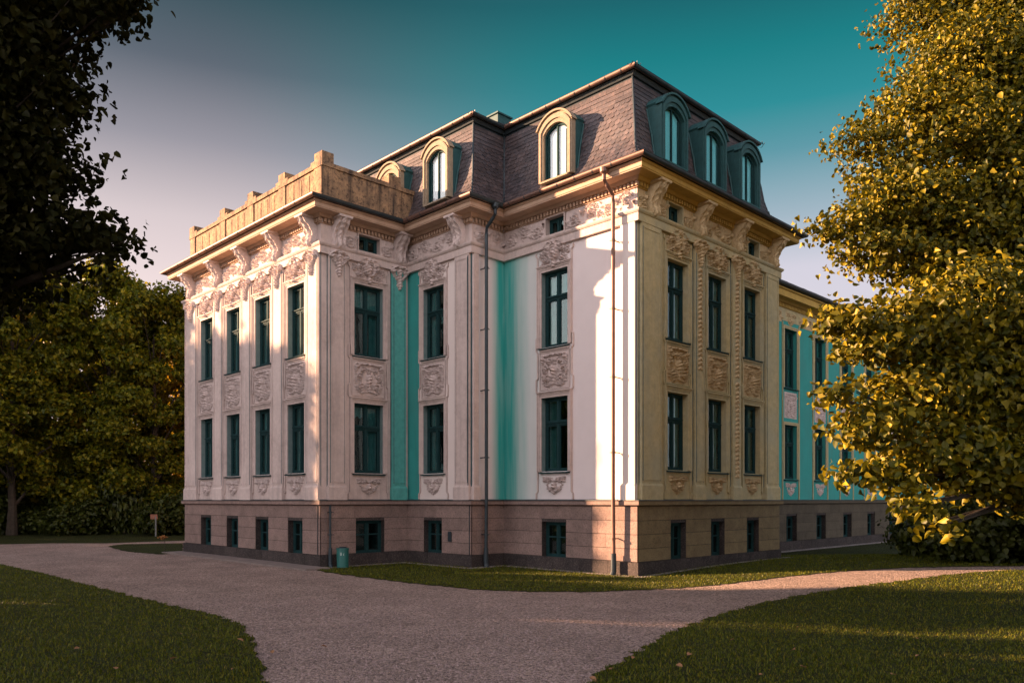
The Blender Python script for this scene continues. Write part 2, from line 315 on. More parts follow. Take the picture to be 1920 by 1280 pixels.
def place(me, name, face, u, z, d=0, parent=None):
    """an instance of a mesh modelled in the local wall frame, set on a wall"""
    o = bpy.data.objects.new(name, me); COL.objects.link(o)
    if face[0] == 'y': o.location = (u, face[1] - d, z)
    else: o.location = (face[1] - d, u, z); o.rotation_euler = (0, 0, -math.pi / 2)
    if parent: o.parent = parent
    return o
def sweep(path, prof, name, mat, parent, smooth=False, closed_prof=False, caps=True):
    """profile of (outward offset, z) carried along an axis-aligned outline with mitred corners"""
    n = len(path); rows = []
    for i, (x, y) in enumerate(path):
        ns = []
        for a, b in ((i - 1, i), (i, i + 1)):
            if a < 0 or b >= n: continue
            dx, dy = path[b][0] - path[a][0], path[b][1] - path[a][1]; l = math.hypot(dx, dy); ns.append((dy / l, -dx / l))
        nx = ns[0][0] + (ns[1][0] if len(ns) > 1 and abs(ns[0][0] - ns[1][0]) > .5 else 0)
        ny = ns[0][1] + (ns[1][1] if len(ns) > 1 and abs(ns[0][1] - ns[1][1]) > .5 else 0)
        rows.append([(x + nx * o, y + ny * o, z) for o, z in prof])
    v = [p for r in rows for p in r]; k = len(prof); f = []
    for i in range(n - 1):
        for j in range(k if closed_prof else k - 1):
            f.append([i * k + j, i * k + (j + 1) % k, (i + 1) * k + (j + 1) % k, (i + 1) * k + j])
    if closed_prof and caps: f.append(list(range(k))); f.append([(n - 1) * k + j for j in range(k)][::-1])
    me = bpy.data.meshes.new(name); me.from_pydata(v, [], f); me.update()
    if closed_prof:
        bm = bmesh.new(); bm.from_mesh(me); bmesh.ops.recalc_face_normals(bm, faces=bm.faces); bm.to_mesh(me); bm.free()
    me.materials.append(mat)
    return link(name, me, None, parent)

# ------------------------------------------------------------------ sculpted stucco relief
def spiral(cx, cy, r0, turns, a0, sgn, r1=.15, n=26):
    t = np.linspace(0, 1, n); r = r0 * (1 - t * (1 - r1)); a = a0 + sgn * t * turns * 2 * math.pi
    return np.stack([cx + r * np.cos(a), cy + r * np.sin(a)], 1)
def bez(p0, p1, p2, p3, n=22):
    t = np.linspace(0, 1, n)[:, None]; p0, p1, p2, p3 = map(np.array, (p0, p1, p2, p3))
    return (1 - t) ** 3 * p0 + 3 * t * (1 - t) ** 2 * p1 + 3 * t * t * (1 - t) * p2 + t ** 3 * p3
class Relief:
    def __init__(s, w, h, cell=.0135, mirror=True, x0=None):
        s.w, s.h = w, h; s.nx = max(3, int(w / cell) + 1); s.ny = max(3, int(h / cell) + 1)
        s.x = np.linspace(-w / 2, w / 2, s.nx); s.y = np.linspace(0, h, s.ny)
        X, s.Y = np.meshgrid(s.x, s.y); s.X = np.abs(X) if mirror else X; s.Z = np.zeros_like(X)
    def stroke(s, pts, rad, ht):
        pts = np.asarray(pts); k = len(pts)
        if not hasattr(rad, '__len__'): rad = np.full(k, rad)
        best = np.full(s.Z.shape, 9.)
        for (px, py), r in zip(pts, rad):
            np.minimum(best, ((s.X - px) ** 2 + (s.Y - py) ** 2) / (r * r * .55), out=best)
        s.Z = np.maximum(s.Z, ht * np.clip(1 - best, 0, 1) ** .42)
    def blob(s, x, y, rx, ry, ht, p=.5): s.Z = np.maximum(s.Z, ht * np.clip(1 - ((s.X - x) / rx) ** 2 - ((s.Y - y) / ry) ** 2, 0, 1) ** p)
    def dent(s, x, y, rx, ry, ht): s.Z = s.Z - np.minimum(s.Z, ht * np.clip(1 - ((s.X - x) / rx) ** 2 - ((s.Y - y) / ry) ** 2, 0, 1))
    def leafy(s, pts, w, ht, leaf=.075, step=4, side=0):
        k = len(pts); s.stroke(pts, np.linspace(w, w * .5, k), ht)
        for i in range(2, k - 1, step):
            t = pts[min(i + 1, k - 1)] - pts[i - 1]; a = math.atan2(t[1], t[0]); l = leaf * (1.1 - .6 * i / k)
            for sg in ((-1, 1) if side == 0 else (side,)):
                b = a + sg * .95; e = pts[i] + l * np.array([math.cos(b), math.sin(b)]); c = pts[i] + .5 * l * np.array([math.cos(b + sg * .4), math.sin(b + sg * .4)])
                s.stroke(np.array([pts[i], c, e]), np.array([w * .7, w * .75, w * .45]), ht * .85)
    def scroll(s, cx, cy, r, a0, sgn, w=.022, ht=.06, leaf=.06, turns=1.35):
        p = spiral(cx, cy, r, turns, a0, sgn, .12); s.leafy(p, w, ht, leaf, 4, -sgn); s.blob(p[-1][0], p[-1][1], w * 1.7, w * 1.7, ht * 1.25)
    def mesh(s, name, base=.004, cut=False, amp=1.0, extra=None):
        nx, ny = s.nx, s.ny; Z = s.Z * amp * (1 + .25 * np.sin(s.Y * 61 + s.X * 37)) + base
        if extra is not None: Z = Z + extra(s.X, s.Y)
        on = s.Z > .003
        v = np.stack([np.tile(s.x, ny), -Z.ravel(), np.repeat(s.y, nx)], 1)
        vi = np.arange(nx * ny).reshape(ny, nx)
        if cut: v[~on.ravel(), 1] = 0.0
        q = np.stack([vi[:-1, :-1], vi[:-1, 1:], vi[1:, 1:], vi[1:, :-1]], -1).reshape(-1, 4)
        if cut:
            keep = on.ravel()[q].any(1); q = q[keep]
            us = np.unique(q); mp = np.zeros(nx * ny, int); mp[us] = np.arange(len(us)); v = v[us]; q = mp[q]
        me = bpy.data.meshes.new(name); me.from_pydata(v.tolist(), [], q.tolist()); me.update(); me.shade_smooth()
        return me

def panel_between(seed):
    r = Relief(1.1, 1.08); rs = random.Random(seed); j = lambda a: rs.uniform(-a, a)
    r.leafy(bez((0, .12), (.03, .35), (.02, .6), (.0, .86)), .035, .055, .08, 3)
    r.blob(0, .60 + j(.08), .10, .13, .095); r.blob(0, .42 + j(.03), .06, .07, .08)
    r.scroll(.27, .25 + j(.03), .15, math.pi * 1.1, -1); r.scroll(.33 + j(.03), .60, .13, -math.pi * .6, 1)
    r.scroll(.20, .80 + j(.03), .11, math.pi, -1); r.scroll(.42, .88, .08, -math.pi / 2, 1, leaf=.04)
    r.leafy(bez((.05, .14), (.25, -.02), (.5, .1), (.47, .42)), .022, .055, .07, 3)
    r.leafy(bez((.45, .4), (.52, .55), (.40, .7), (.48, .84)), .02, .05, .07, 3)
    r.leafy(bez((0, .98), (.16, 1.04), (.3, .92), (.44, 1.0)), .024, .06, .05, 3)
    for _ in range(16):
        x, y, a = rs.uniform(.04, .5), rs.uniform(.08, 1.0), rs.uniform(0, 6.3); e = np.array([math.cos(a), math.sin(a)]) * .05
        p = np.array([x, y]); r.stroke(np.array([p - e, p, p + e]), np.array([.008, .02, .008]), .042)
    return r.mesh('relief_panel', amp=1.05)
def panel_low(seed):
    r = Relief(.95, .56); rs = random.Random(seed)
    r.blob(0, .26, .08, .10, .08); r.dent(0, .28, .025, .03, .04)
    r.scroll(.18, .42, .095, math.pi, -1, .018); r.scroll(.36, .42, .075, math.pi * .2, 1, .016, leaf=.045)
    r.scroll(.17, .18, .08, math.pi * .8, 1, .018, leaf=.05)
    r.leafy(bez((0, .03), (.08, .12), (.25, .15), (.30, .32)), .018, .05, .06, 3); r.leafy(bez((0, .36), (.1, .52), (.3, .5), (.42, .52)), .018, .055, .05, 3)
    r.stroke(np.array([(0, .0), (.0, .10), (0, .2)]), np.array([.02, .035, .03]), .05)
    for _ in range(8):
        y = rs.uniform(.1, .5); x = rs.uniform(.02, .12 + y * .6); a = rs.uniform(0, 6.3); e = np.array([math.cos(a), math.sin(a)]) * .035; p = np.array([x, y]); r.stroke(np.array([p - e, p, p + e]), np.array([.008, .016, .008]), .04)
    return r.mesh('relief_panel', cut=True)
def cartouche(seed):
    r = Relief(1.22, .86); rs = random.Random(seed)
    an = np.linspace(0, math.pi, 26); r.stroke(np.stack([.17 * np.sin(an), .46 - .23 * np.cos(an)], 1), .035, .10)
    r.blob(0, .46, .12, .17, .085); r.leafy(bez((0, .0), (.0, .05), (.0, .15), (0, .25)), .05, .08, .07, 4)
    r.scroll(.31, .50, .12, math.pi, -1, .024, .075); r.scroll(.36, .24, .11, math.pi * .9, 1, .022, .065)
    r.scroll(.50, .40, .07, -math.pi * .4, 1, .018, .055, .045)
    r.leafy(bez((.05, .70), (.2, .84), (.34, .70), (.38, .62)), .026, .09, .07, 3); r.blob(0, .77, .07, .08, .10)
    r.leafy(bez((.05, .08), (.2, .02), (.4, .05), (.54, .14)), .022, .06, .07, 3); r.leafy(bez((.2, .2), (.35, .35), (.45, .55), (.56, .50)), .02, .06, .07, 3)
    for _ in range(10):
        x, y, a = rs.uniform(.18, .55), rs.uniform(.06, .6), rs.uniform(0, 6.3); e = np.array([math.cos(a), math.sin(a)]) * .045; p = np.array([x, y]); r.stroke(np.array([p - e, p, p + e]), np.array([.01, .02, .01]), .05)
    return r.mesh('cartouche', cut=True)
def frieze(length, seed):
    r = Relief(length, .60, cell=.015, mirror=False); rs = random.Random(seed); n = max(1, round(length / .62)); st = length / n
    for i in range(n):
        cx = -length / 2 + st * (i + .5); up = 1 if i % 2 else -1
        r.scroll(cx, .30 + .05 * up, .18, math.pi / 2 * up, -up, .026, .07, .075, 1.5)
        r.leafy(bez((cx - st * .5, .3), (cx - st * .3, .3 + .28 * up), (cx + st * .1, .3 + .32 * up), (cx + st * .4, .30 + .1 * up)), .022, .06, .07, 3)
        r.blob(cx + st * .48, .30 - .1 * up, .05, .07, .08)
        for _ in range(6):
            x, y, a = cx + rs.uniform(-.3, .3), rs.uniform(.05, .55), rs.uniform(0, 6.3); e = np.array([math.cos(a), math.sin(a)]) * .04; p = np.array([x, y]); r.stroke(np.array([p - e, p, p + e]), np.array([.01, .02, .01]), .05)
    return r.mesh('frieze_relief', amp=1.1)
def drop(seed, h=1.5):
    r = Relief(.34, h, cell=.018); rs = random.Random(seed)
    y = h
    r.leafy(bez((0, h - .02), (.03, h * .6), (.0, h * .3), (0, .03)), .024, .045, .085, 2)
    for i in range(int(h / .14)):
        y = h - .08 - i * .14; r.blob(0, y, .045, .05, .065); r.blob(.075 + rs.uniform(-.02, .02), y - .04, .035, .04, .05)
    return r.mesh('garland', cut=True)
def capital(seed):
    r = Relief(.72, .86)
    r.scroll(.24, .62, .10, math.pi * .6, -1, .035, .13, .03, 1.3); r.leafy(bez((0, .74), (.1, .8), (.2, .76), (.3, .72)), .04, .12, .05, 3)
    r.leafy(bez((0, .05), (.02, .25), (.0, .5), (0, .72)), .05, .11, .10, 3); r.leafy(bez((.03, .34), (.12, .4), (.2, .46), (.26, .56)), .03, .09, .07, 3)
    r.blob(0, .60, .09, .11, .14); r.blob(0, .20, .04, .06, .08); r.blob(0, .08, .025, .06, .06)
    return r.mesh('capital', cut=True)
def corbel_mesh():
    """S-shaped scroll bracket: carved front skin over a solid side profile, 0.44 wide, from z=0 to 0.92"""
    def dep(t):                                           # outward depth against height fraction
        xs = [0, .06, .12, .20, .35, .50, .65, .78, .88, .95, 1.0]; ys = [.14, .20, .22, .20, .16, .20, .30, .42, .48, .50, .50]
        return np.interp(t, xs, ys)
    n, m, w, h = 46, 21, .42, .92; v = []; f = []
    for i in range(n):
        t = i / (n - 1)
        for j in range(m):
            s = j / (m - 1) * 2 - 1
            d = dep(t) + .028 * (math.cos(s * math.pi * 1.5) + .3) * (1 - .2 * t)
            d += .022 * max(0, math.sin(t * 30 + abs(s) * 5)) * (abs(s) > .15) - .035 * (abs(abs(s) - .52) < .09) + .03 * max(0, 1 - (s * 4) ** 2) * (.5 + .5 * math.sin(t * 42))
            w2 = w * (.86 + .14 * math.cos((t - .5) * 5)) / 2 if t < .93 else w / 2 + .03
            if t > .93: d = dep(t) + .05
            v.append((s * w2, -d, t * h))
    for i in range(n - 1):
        for j in range(m - 1): a = i * m + j; f.append([a, a + 1, a + m + 1, a + m])
    for j in (0, m - 1):
        base = len(v)
        for i in range(n): p = v[i * m + j]; v.append((p[0], 0, p[2]))
        for i in range(n - 1): f.append([i * m + j, (i + 1) * m + j, base + i + 1, base + i])
    b0 = len(v); v += [(v[0][0], 0, 0), (v[m - 1][0], 0, 0)]; f.append([b0, b0 + 1] + list(range(m - 1, -1, -1)))
    me = bpy.data.meshes.new('corbel'); me.from_pydata(v, [], f); me.update()
    bm = bmesh.new(); bm.from_mesh(me); bmesh.ops.recalc_face_normals(bm, faces=bm.faces); bm.to_mesh(me); bm.free()
    return me

SETS = {}
for key, rel, trm in (('pink', M['relief'], M['trim']), ('gold', M['gold_relief'], M['gold_trim'])):
    d = dict(panel=[panel_between(s) for s in (1, 2, 3)], low=[panel_low(s) for s in (4, 5)], cart=[cartouche(s) for s in (6, 7)], cap=[capital(8)], corbel=[corbel_mesh()], drop=[drop(9, 1.5), drop(10, 3.2)])
    for k, l in d.items():
        for me in l: me.materials.append(rel)
    SETS[key] = d

# ------------------------------------------------------------------ the villa
Z_PL, Z_AR, Z_AR2, Z_FR, Z_DE, Z_CO = 2.10, 9.76, 10.05, 10.10, 10.72, 10.95
LOW, UPP, BAS = (2.97, 5.22), (6.76, 9.06), (.36, 1.44)
villa = empty('villa'); tag(villa, 'ornate two-storey villa with slate mansard roof and scrolled stucco facade above a granite base', 'house')

def window_mesh(w, h, transom=True, cur=True, style=0):
    """casement in the local wall frame, sill corner at z=0; returns frame, glass, curtain meshes"""
    fw = .065; a, b = -w / 2, w / 2; fr = MB()
    fr.frame(a, b, 0, h, fw, -.05, .02)
    zt = h * .655 if transom else None
    fr.box(-.032, .032, -.045, .028, fw, h - fw)
    if transom:
        for u0, u1 in ((a + fw, -.032), (.032, b - fw)): fr.box(u0, u1, -.045, .035, zt - .05, zt + .05)
        fr.box(a + fw, b - fw, .036, .075, zt + .015, zt + .045)
        cells = [(a + fw, -.032, fw, zt - .05), (.032, b - fw, fw, zt - .05), (a + fw, -.032, zt + .05, h - fw), (.032, b - fw, zt + .05, h - fw)]
    else:
        cells = [(a + fw, -.032, fw, h - fw), (.032, b - fw, fw, h - fw)]
    gl = MB()
    for u0, u1, z0, z1 in cells:
        fr.frame(u0 + .001, u1 - .001, z0 + .001, z1 - .001, .04, -.038, .008)
        gl.box(u0 + .03, u1 - .03, -.03, -.022, z0 + .03, z1 - .03)
    c = MB()
    for sg in (-1, 1):                                     # two drapes with folds
        n = 26; wd_ = (.24, .15, .34, .20)[(style + (sg > 0)) % 4]; u = [sg * (w / 2 - .05 - (w * wd_) * i / n) for i in range(n + 1)]
        for i in range(n):
            d0 = -.16 + .035 * math.sin(i * 1.35); d1 = -.16 + .035 * math.sin((i + 1) * 1.35)
            c.quad((u[i], d0, .03), (u[i + 1], d1, .03), (u[i + 1], d1, h - .04), (u[i], d0, h - .04))
    if transom and style % 2:                              # lace valance or half-drawn blind behind the upper lights
        n = 30; hz = h - (.42 if style == 1 else .75)
        for i in range(n):
            a0, a1 = -w / 2 + .06 + (w - .12) * i / n, -w / 2 + .06 + (w - .12) * (i + 1) / n
            c.quad((a0, -.125 + .012 * math.sin(i * 1.7), hz + .04 * math.sin(i)), (a1, -.125 + .012 * math.sin((i + 1) * 1.7), hz + .04 * math.sin(i + 1)), (a1, -.125 + .012 * math.sin((i + 1) * 1.7), h - .05), (a0, -.125 + .012 * math.sin(i * 1.7), h - .05))
    ms = []
    for k, mb, mt in (('frame', fr, M['frame']), ('pane', gl, M['glass']), ('curtain', c, M['curtain'])):
        me = mb.mesh(k, k != 'curtain', False); me.materials.append(mt); ms.append(me)
    return ms
def sill_mesh(w, mat):
    s = MB(); s.prism([(-.24, .02), (.10, -.035), (.10, -.065), (.085, -.065), (-.24, -.03)], -w / 2 - .06, w / 2 + .06); me = s.mesh('sill'); me.materials.append(mat); return me
WCACHE = {}; WCOUNT = [0]
def add_window(face, uc, w, z0, z1, recess=.175, transom=True, sill=True, cur=True):
    WCOUNT[0] += 1; st_ = (WCOUNT[0] * 7 // 3) % 4 if transom else 0; key = (round(w, 3), round(z1 - z0, 3), transom, st_)
    if key not in WCACHE: WCACHE[key] = window_mesh(w, z1 - z0, transom, style=st_)
    if ('s', round(w, 3)) not in WCACHE: WCACHE[('s', round(w, 3))] = sill_mesh(w, M['frame'])
    fr, gl, cu = WCACHE[key]
    win = place(fr, 'window', face, uc, z0, -recess, villa)
    def sub(me, name, loc=(0, 0, 0)):
        o = bpy.data.objects.new(name, me); COL.objects.link(o); o.parent = win; o.location = loc; return o
    sub(gl, 'pane')
    if cur: sub(cu, 'curtain')
    if sill: sub(WCACHE[('s', round(w, 3))], 'sill', (0, -recess, 0))
    return win

def facade_sheet(name, face, u0, u1, z0, z1, opens, mat, d=0, reveal=.28, back=True, rmat=None):
    """wall sheet with openings, their reveals, and a dark room box behind each"""
    mb = MB(face); us = sorted({u0, u1, *[o[0] for o in opens], *[o[1] for o in opens]}); zs = sorted({z0, z1, *[o[2] for o in opens], *[o[3] for o in opens]})
    for a, b in zip(us, us[1:]):
        for c, e in zip(zs, zs[1:]):
            mu, mz = (a + b) / 2, (c + e) / 2
            if any(o[0] < mu < o[1] and o[2] < mz < o[3] for o in opens): continue
            mb.quad((a, d, c), (b, d, c), (b, d, e), (a, d, e))
    nf = len(mb.f)
    for a, b, c, e in opens:
        for p, q in (((a, c), (b, c)), ((b, c), (b, e)), ((b, e), (a, e)), ((a, e), (a, c))):
            mb.quad((p[0], d, p[1]), (q[0], d, q[1]), (q[0], -reveal, q[1]), (p[0], -reveal, p[1]))
    o = mb.build(name, mat, villa, recalc=False)
    if rmat:
        o.data.materials.append(rmat)
        for p in o.data.polygons[nf:]: p.material_index = 1
    if back and opens:
        r = MB(face)
        for a, b, c, e in opens:
            D0, D1 = -reveal - .001, -1.0
            for p, q in (((a, c), (b, c)), ((b, c), (b, e)), ((b, e), (a, e)), ((a, e), (a, c))):
                r.quad((p[0], D0, p[1]), (q[0], D0, q[1]), (q[0], D1, q[1]), (p[0], D1, p[1]))
            r.quad((a, D1, c), (b, D1, c), (b, D1, e), (a, D1, e))
        r.build('room_lining', M['room'], villa, recalc=False)
    return o
def cut(u0, u1, holes, gap=0):
    """[u0,u1] minus hole intervals"""
    out = []; x = u0
    for a, b in sorted(holes):
        if a - gap > x: out.append((x, a - gap))
        x = max(x, b + gap)
    if x < u1: out.append((x, u1))
    return out

COURSES = [(.395, .755), (.755, 1.145), (1.145, 1.53), (1.53, 1.93)]
def plinth(face, u0, u1, wins, mat, e0=0, e1=0, seed=1):
    """granite base: backing sheet, coursed blocks with real joints, dark footing, moulded ledge. e0/e1 extend past the corners"""
    rs = random.Random(seed); opens = [(c - w / 2, c + w / 2, *BAS) for c, w in wins]
    facade_sheet('plinth_backing', face, u0 - e0 * .035, u1 + e1 * .035, 0, Z_PL - .01, opens, M['dark_granite'], d=.035, reveal=.20)
    b = MB(face); g = .007
    for z0, z1 in COURSES:
        hs = [(o[0], o[1]) for o in opens if o[2] < z1 - .05 and o[3] > z0 + .06]
        for a, c in cut(u0 - e0 * .055, u1 + e1 * .055, hs):
            n = max(1, round((c - a) / rs.uniform(1.1, 1.7))); cuts = [a + (c - a) * (k + rs.uniform(-.15, .15)) / n for k in range(1, n)]
            pts = [a] + cuts + [c]
            for p, q in zip(pts, pts[1:]):
                if q - p > .05: b.box(p + (g * .5 if p != a else 0), q - (g * .5 if q != c else 0), .036, .055, z0 + g, z1 - g)
    # beads round the openings
    b.build('granite_blocks', mat, villa)
    f = MB(face); n = max(1, int((u1 - u0) / .9)); a0, a1 = u0 - e0 * .10, u1 + e1 * .10
    for k in range(n): f.box(a0 + (a1 - a0) * k / n + .004, a0 + (a1 - a0) * (k + 1) / n - .004, .0, .10 + rs.uniform(-.004, .004), 0, .385 - .0)
    f.build('footing', M['dark_granite'], villa)
    for c, w in wins:
        add_window(face, c, w, BAS[0], BAS[1], .17, False, False, cur=False)
        k = MB(face); k.box(c - w / 2 + .07, c + w / 2 - .07, -.19, -.15, BAS[0] + .60, BAS[0] + .64); k.build('glazing_bar', M['frame'], villa)

def surround(face, uc, w, z0, z1, mat, mb, bot=True):
    """moulded architrave of one opening"""
    a, b = uc - w / 2, uc + w / 2
    for off, wd, pr in ((0, .07, .035), (.07, .05, .055), (.12, .035, .08)):
        zz = z1
        mb.box(a - off - wd, a - off, .0, pr, z0 - (.0), zz + off + wd); mb.box(b + off, b + off + wd, .0, pr, z0, zz + off + wd)
        mb.box(a - off, b + off, .0, pr, zz + off, zz + off + wd)
    mb.box(a - .16, b + .16, .0, .11, z1 + .156, z1 + .185)
def bead(mb, u, z0, z1, d=.045, w=.03):
    """slim vertical fillet with three little ears as on the facade"""
    zs = [z0 + .0, z0 + .32, 5.45, 5.75, 6.45, 6.85, z1]
    mb.box(u - w / 2, u + w / 2, 0, d, z0, z1)
def bay(face, uc, w, kit, trim, seed, small=None, top=True, bw=None, field=True):
    """window bay: bay panel, two windows with surrounds, three reliefs"""
    S = SETS[kit]; rs = random.Random(seed); bw = bw or w + .42
    for z0, z1 in (LOW, UPP):
        t = MB(face); surround(face, uc, w, z0, z1, trim, t); t.build('window_surround', trim, villa)
    for sg in (-1, 1):                                     # eared outer fillet
        e = MB(face); u = uc + sg * bw / 2; k = .06 * sg
        pts = [(2.13, 0), (2.30, 0), (2.36, -k), (5.38, -k), (5.44, 0), (5.78, 0), (5.84, -k), (6.62, -k), (6.68, 0), (7.05, 0), (7.11, -k), (9.55, -k), (9.60, 0), (9.70, 0)]
        for (za, oa), (zb, ob) in zip(pts, pts[1:]):
            e.prism([(u + oa - .02, za), (u + oa + .02, za), (u + ob + .02, zb), (u + ob - .02, zb)], 0, .05, 'd')
        e = e.build('bay_fillet', trim, villa); g = MB(face)
        for (za, oa), (zb, ob) in zip(pts, pts[1:]):
            g.prism([(u + oa + .021, za), (u + oa + .041, za), (u + ob + .041, zb), (u + ob + .021, zb)], 0, .012, 'd')
        g.build('painted_groove', M['joint'], e)
    add_window(face, uc, w - .004, LOW[0], LOW[1]); add_window(face, uc, w - .004, UPP[0], UPP[1])
    sx = (w + .06) / 1.1
    for me, nm, z, s in ((rs.choice(S['panel']), 'relief_panel', 5.50, 1.0), (rs.choice(S['low']), 'relief_panel', 2.27, 1.0), (rs.choice(S['cart']), 'cartouche', 9.14, 1.0)):
        o = place(me, nm, face, uc, z, .0, villa); o.scale = (sx, 1.7, 1)
    # panel backing frames
    f = MB(face); a, b = uc - w / 2 - .05, uc + w / 2 + .05
    f.frame(a - .03, b + .03, 5.455, 6.62, .028, 0, .03); f.box(a, b, .0, .06, 6.64, 6.69)
    f.build('panel_frame', trim, villa)

def pilaster(face, a, b, trim, parent=villa, d=.09, inner=True):
    t = MB(face); w = b - a
    t.box(a, b, 0, d, 2.56, Z_AR); t.box(a - .035, b + .035, 0, d + .04, 2.10, 2.50); t.prism([(0, 2.50), (d + .04, 2.50), (d + .015, 2.56), (0, 2.56)], a - .015, b + .015)
    if inner and w > .5:                                   # raised border of the sunk panel
        t.frame(a + .07, b - .07, 2.66, Z_AR - .12, .028, d, d + .018)
    g = MB(face)
    for q in (a - .022, b): g.box(q, q + .022, 0, .012, 2.52, Z_AR)
    if inner and w > .5:
        for q in (a + .048, b - .07): g.box(q, q + .022, d, d + .006, 2.64, Z_AR - .10)
    o = t.build('pilaster', trim, parent); g.build('painted_groove', M['joint'], o); return o

FAL, FAE, FEB, FBD, FDC, FCR, FW = ('x', -4.72), ('y', 8.58), ('x', -1.38), ('y', 5.3), ('x', 0.0), ('y', 0.0), ('y', 2.31)
def small_win(face, uc, w=.80): add_window(face, uc, w, 10.16, 10.68, .17, False, False, cur=False)
def walls(name, face, u0, u1, bays, smalls, mat):
    ops = []
    for c, w in bays: ops += [(c - w / 2, c + w / 2, *LOW), (c - w / 2, c + w / 2, *UPP)]
    facade_sheet(name, face, u0, u1, Z_PL, Z_AR2, ops, mat, rmat=M['reveal'] if face is not FCR else None)
    for c, w in bays:                                      # reveals off the C-R face carry shade in their colour
        pass
def upper(face, u0, u1, smalls, smw, trim, kit, corb, seed):
    """frieze zone sheet with small windows, its reliefs between corbels"""
    ops = [(c - smw / 2, c + smw / 2, 10.16, 10.68) for c in smalls]
    facade_sheet('frieze_wall', face, u0, u1, Z_AR2, Z_CO + .1, ops, trim)
    for c in smalls:
        small_win(face, c, smw); f = MB(face); f.frame(c - smw / 2 - .05, c + smw / 2 + .05, 10.11, 10.73, .05, 0, .04); f.build('small_window_surround', trim, villa)
    holes = [(c - smw / 2 - .07, c + smw / 2 + .07) for c in smalls] + [(c - .25, c + .25) for c in corb]
    for k, (a, b) in enumerate(cut(u0 + .06, u1 - .06, holes)):
        if b - a > .28:
            me = frieze(b - a - .02, seed + k); me.materials.append(SETS[kit]['cap'][0].materials[0]); o = place(me, 'frieze_relief', face, (a + b) / 2, 10.11, .0, villa); o.scale = (1, 1.35, 1)
    for c in corb: place(SETS[kit]['corbel'][0], 'corbel', face, c, 10.03, 0.0, villa)

CORB = {'AL': [9.02, 11.22, 13.48, 15.74, 18.15], 'AE': [-4.15, -1.80], 'EB': [5.78], 'CR': [.62, 3.02, 5.20, 7.62]}
# A-L: four-bay sunlit wing front
bays_al = [(c, 1.08) for c in (10.09, 12.35, 14.61, 16.87)]
walls('wall', FAL, 8.58, 18.81, bays_al, [], M['trim'])
for i, (c, w) in enumerate(bays_al): bay(FAL, c, w, 'pink', M['trim'], 10 + i)
for a, b in ((8.60, 9.36), (10.85, 11.60), (13.11, 13.86), (15.37, 16.12), (17.65, 18.79)): pilaster(FAL, a, b, M['trim'])
upper(FAL, 8.58, 18.81, [], 0, M['trim'], 'pink', CORB['AL'], 100)
# A-E return
walls('wall', FAE, -4.72, -1.38, [(-2.97, 1.12)], [], M['trim'])
bay(FAE, -2.97, 1.12, 'pink', M['trim'], 20); pilaster(FAE, -4.50, -3.88, M['trim'])
pilaster(FAE, -2.08, -1.52, M['teal_plaster'])
upper(FAE, -4.72, -1.38, [-2.95], .82, M['trim'], 'pink', CORB['AE'], 120)
# E-B
walls('wall', FEB, 5.3, 7.93, [(7.17, 1.08)], [], M['cream_wall']); walls('wall', FEB, 7.93, 8.58, [], [], M['teal_wall'])
bay(FEB, 7.17, 1.08, 'pink', M['trim'], 21); pilaster(FEB, 5.34, 6.02, M['trim'])
upper(FEB, 5.3, 8.58, [], 0, M['trim'], 'pink', CORB['EB'], 140)
# B-D
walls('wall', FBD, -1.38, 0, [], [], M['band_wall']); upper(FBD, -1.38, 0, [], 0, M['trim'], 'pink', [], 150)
pilaster(FBD, -1.375, -1.16, M['trim'], inner=False)
# D-C
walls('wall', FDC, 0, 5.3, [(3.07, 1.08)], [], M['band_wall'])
bay(FDC, 3.07, 1.08, 'pink', M['trim'], 22); pilaster(FDC, .03, .52, M['cream_wall'], inner=False)
upper(FDC, 0, 5.3, [3.05], .74, M['trim'], 'pink', [], 160)
# C-R
bays_cr = [(1.93, 1.06), (4.10, 1.06), (6.28, 1.06)]
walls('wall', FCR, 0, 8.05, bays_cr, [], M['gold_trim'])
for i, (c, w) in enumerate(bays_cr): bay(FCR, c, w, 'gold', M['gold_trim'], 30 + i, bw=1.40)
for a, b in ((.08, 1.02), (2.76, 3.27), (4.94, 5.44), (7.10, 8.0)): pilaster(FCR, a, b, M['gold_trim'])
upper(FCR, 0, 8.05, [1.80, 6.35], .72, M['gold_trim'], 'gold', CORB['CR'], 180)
for c in (3.015, 5.19): place(SETS['gold']['cap'][0], 'capital', FCR, c, 9.10, .09, villa); place(SETS['gold']['drop'][1], 'garland', FCR, c, 5.9, .09, villa)
place(SETS['gold']['drop'][1], 'garland', FCR, 5.19, 2.7, .09, villa)
for c in CORB['AL']: place(SETS['pink']['cap'][0], 'capital', FAL, c, 9.12, .09, villa)
for c in CORB['AE']: place(SETS['pink']['cap'][0], 'capital', FAE, c, 9.12, .09, villa)

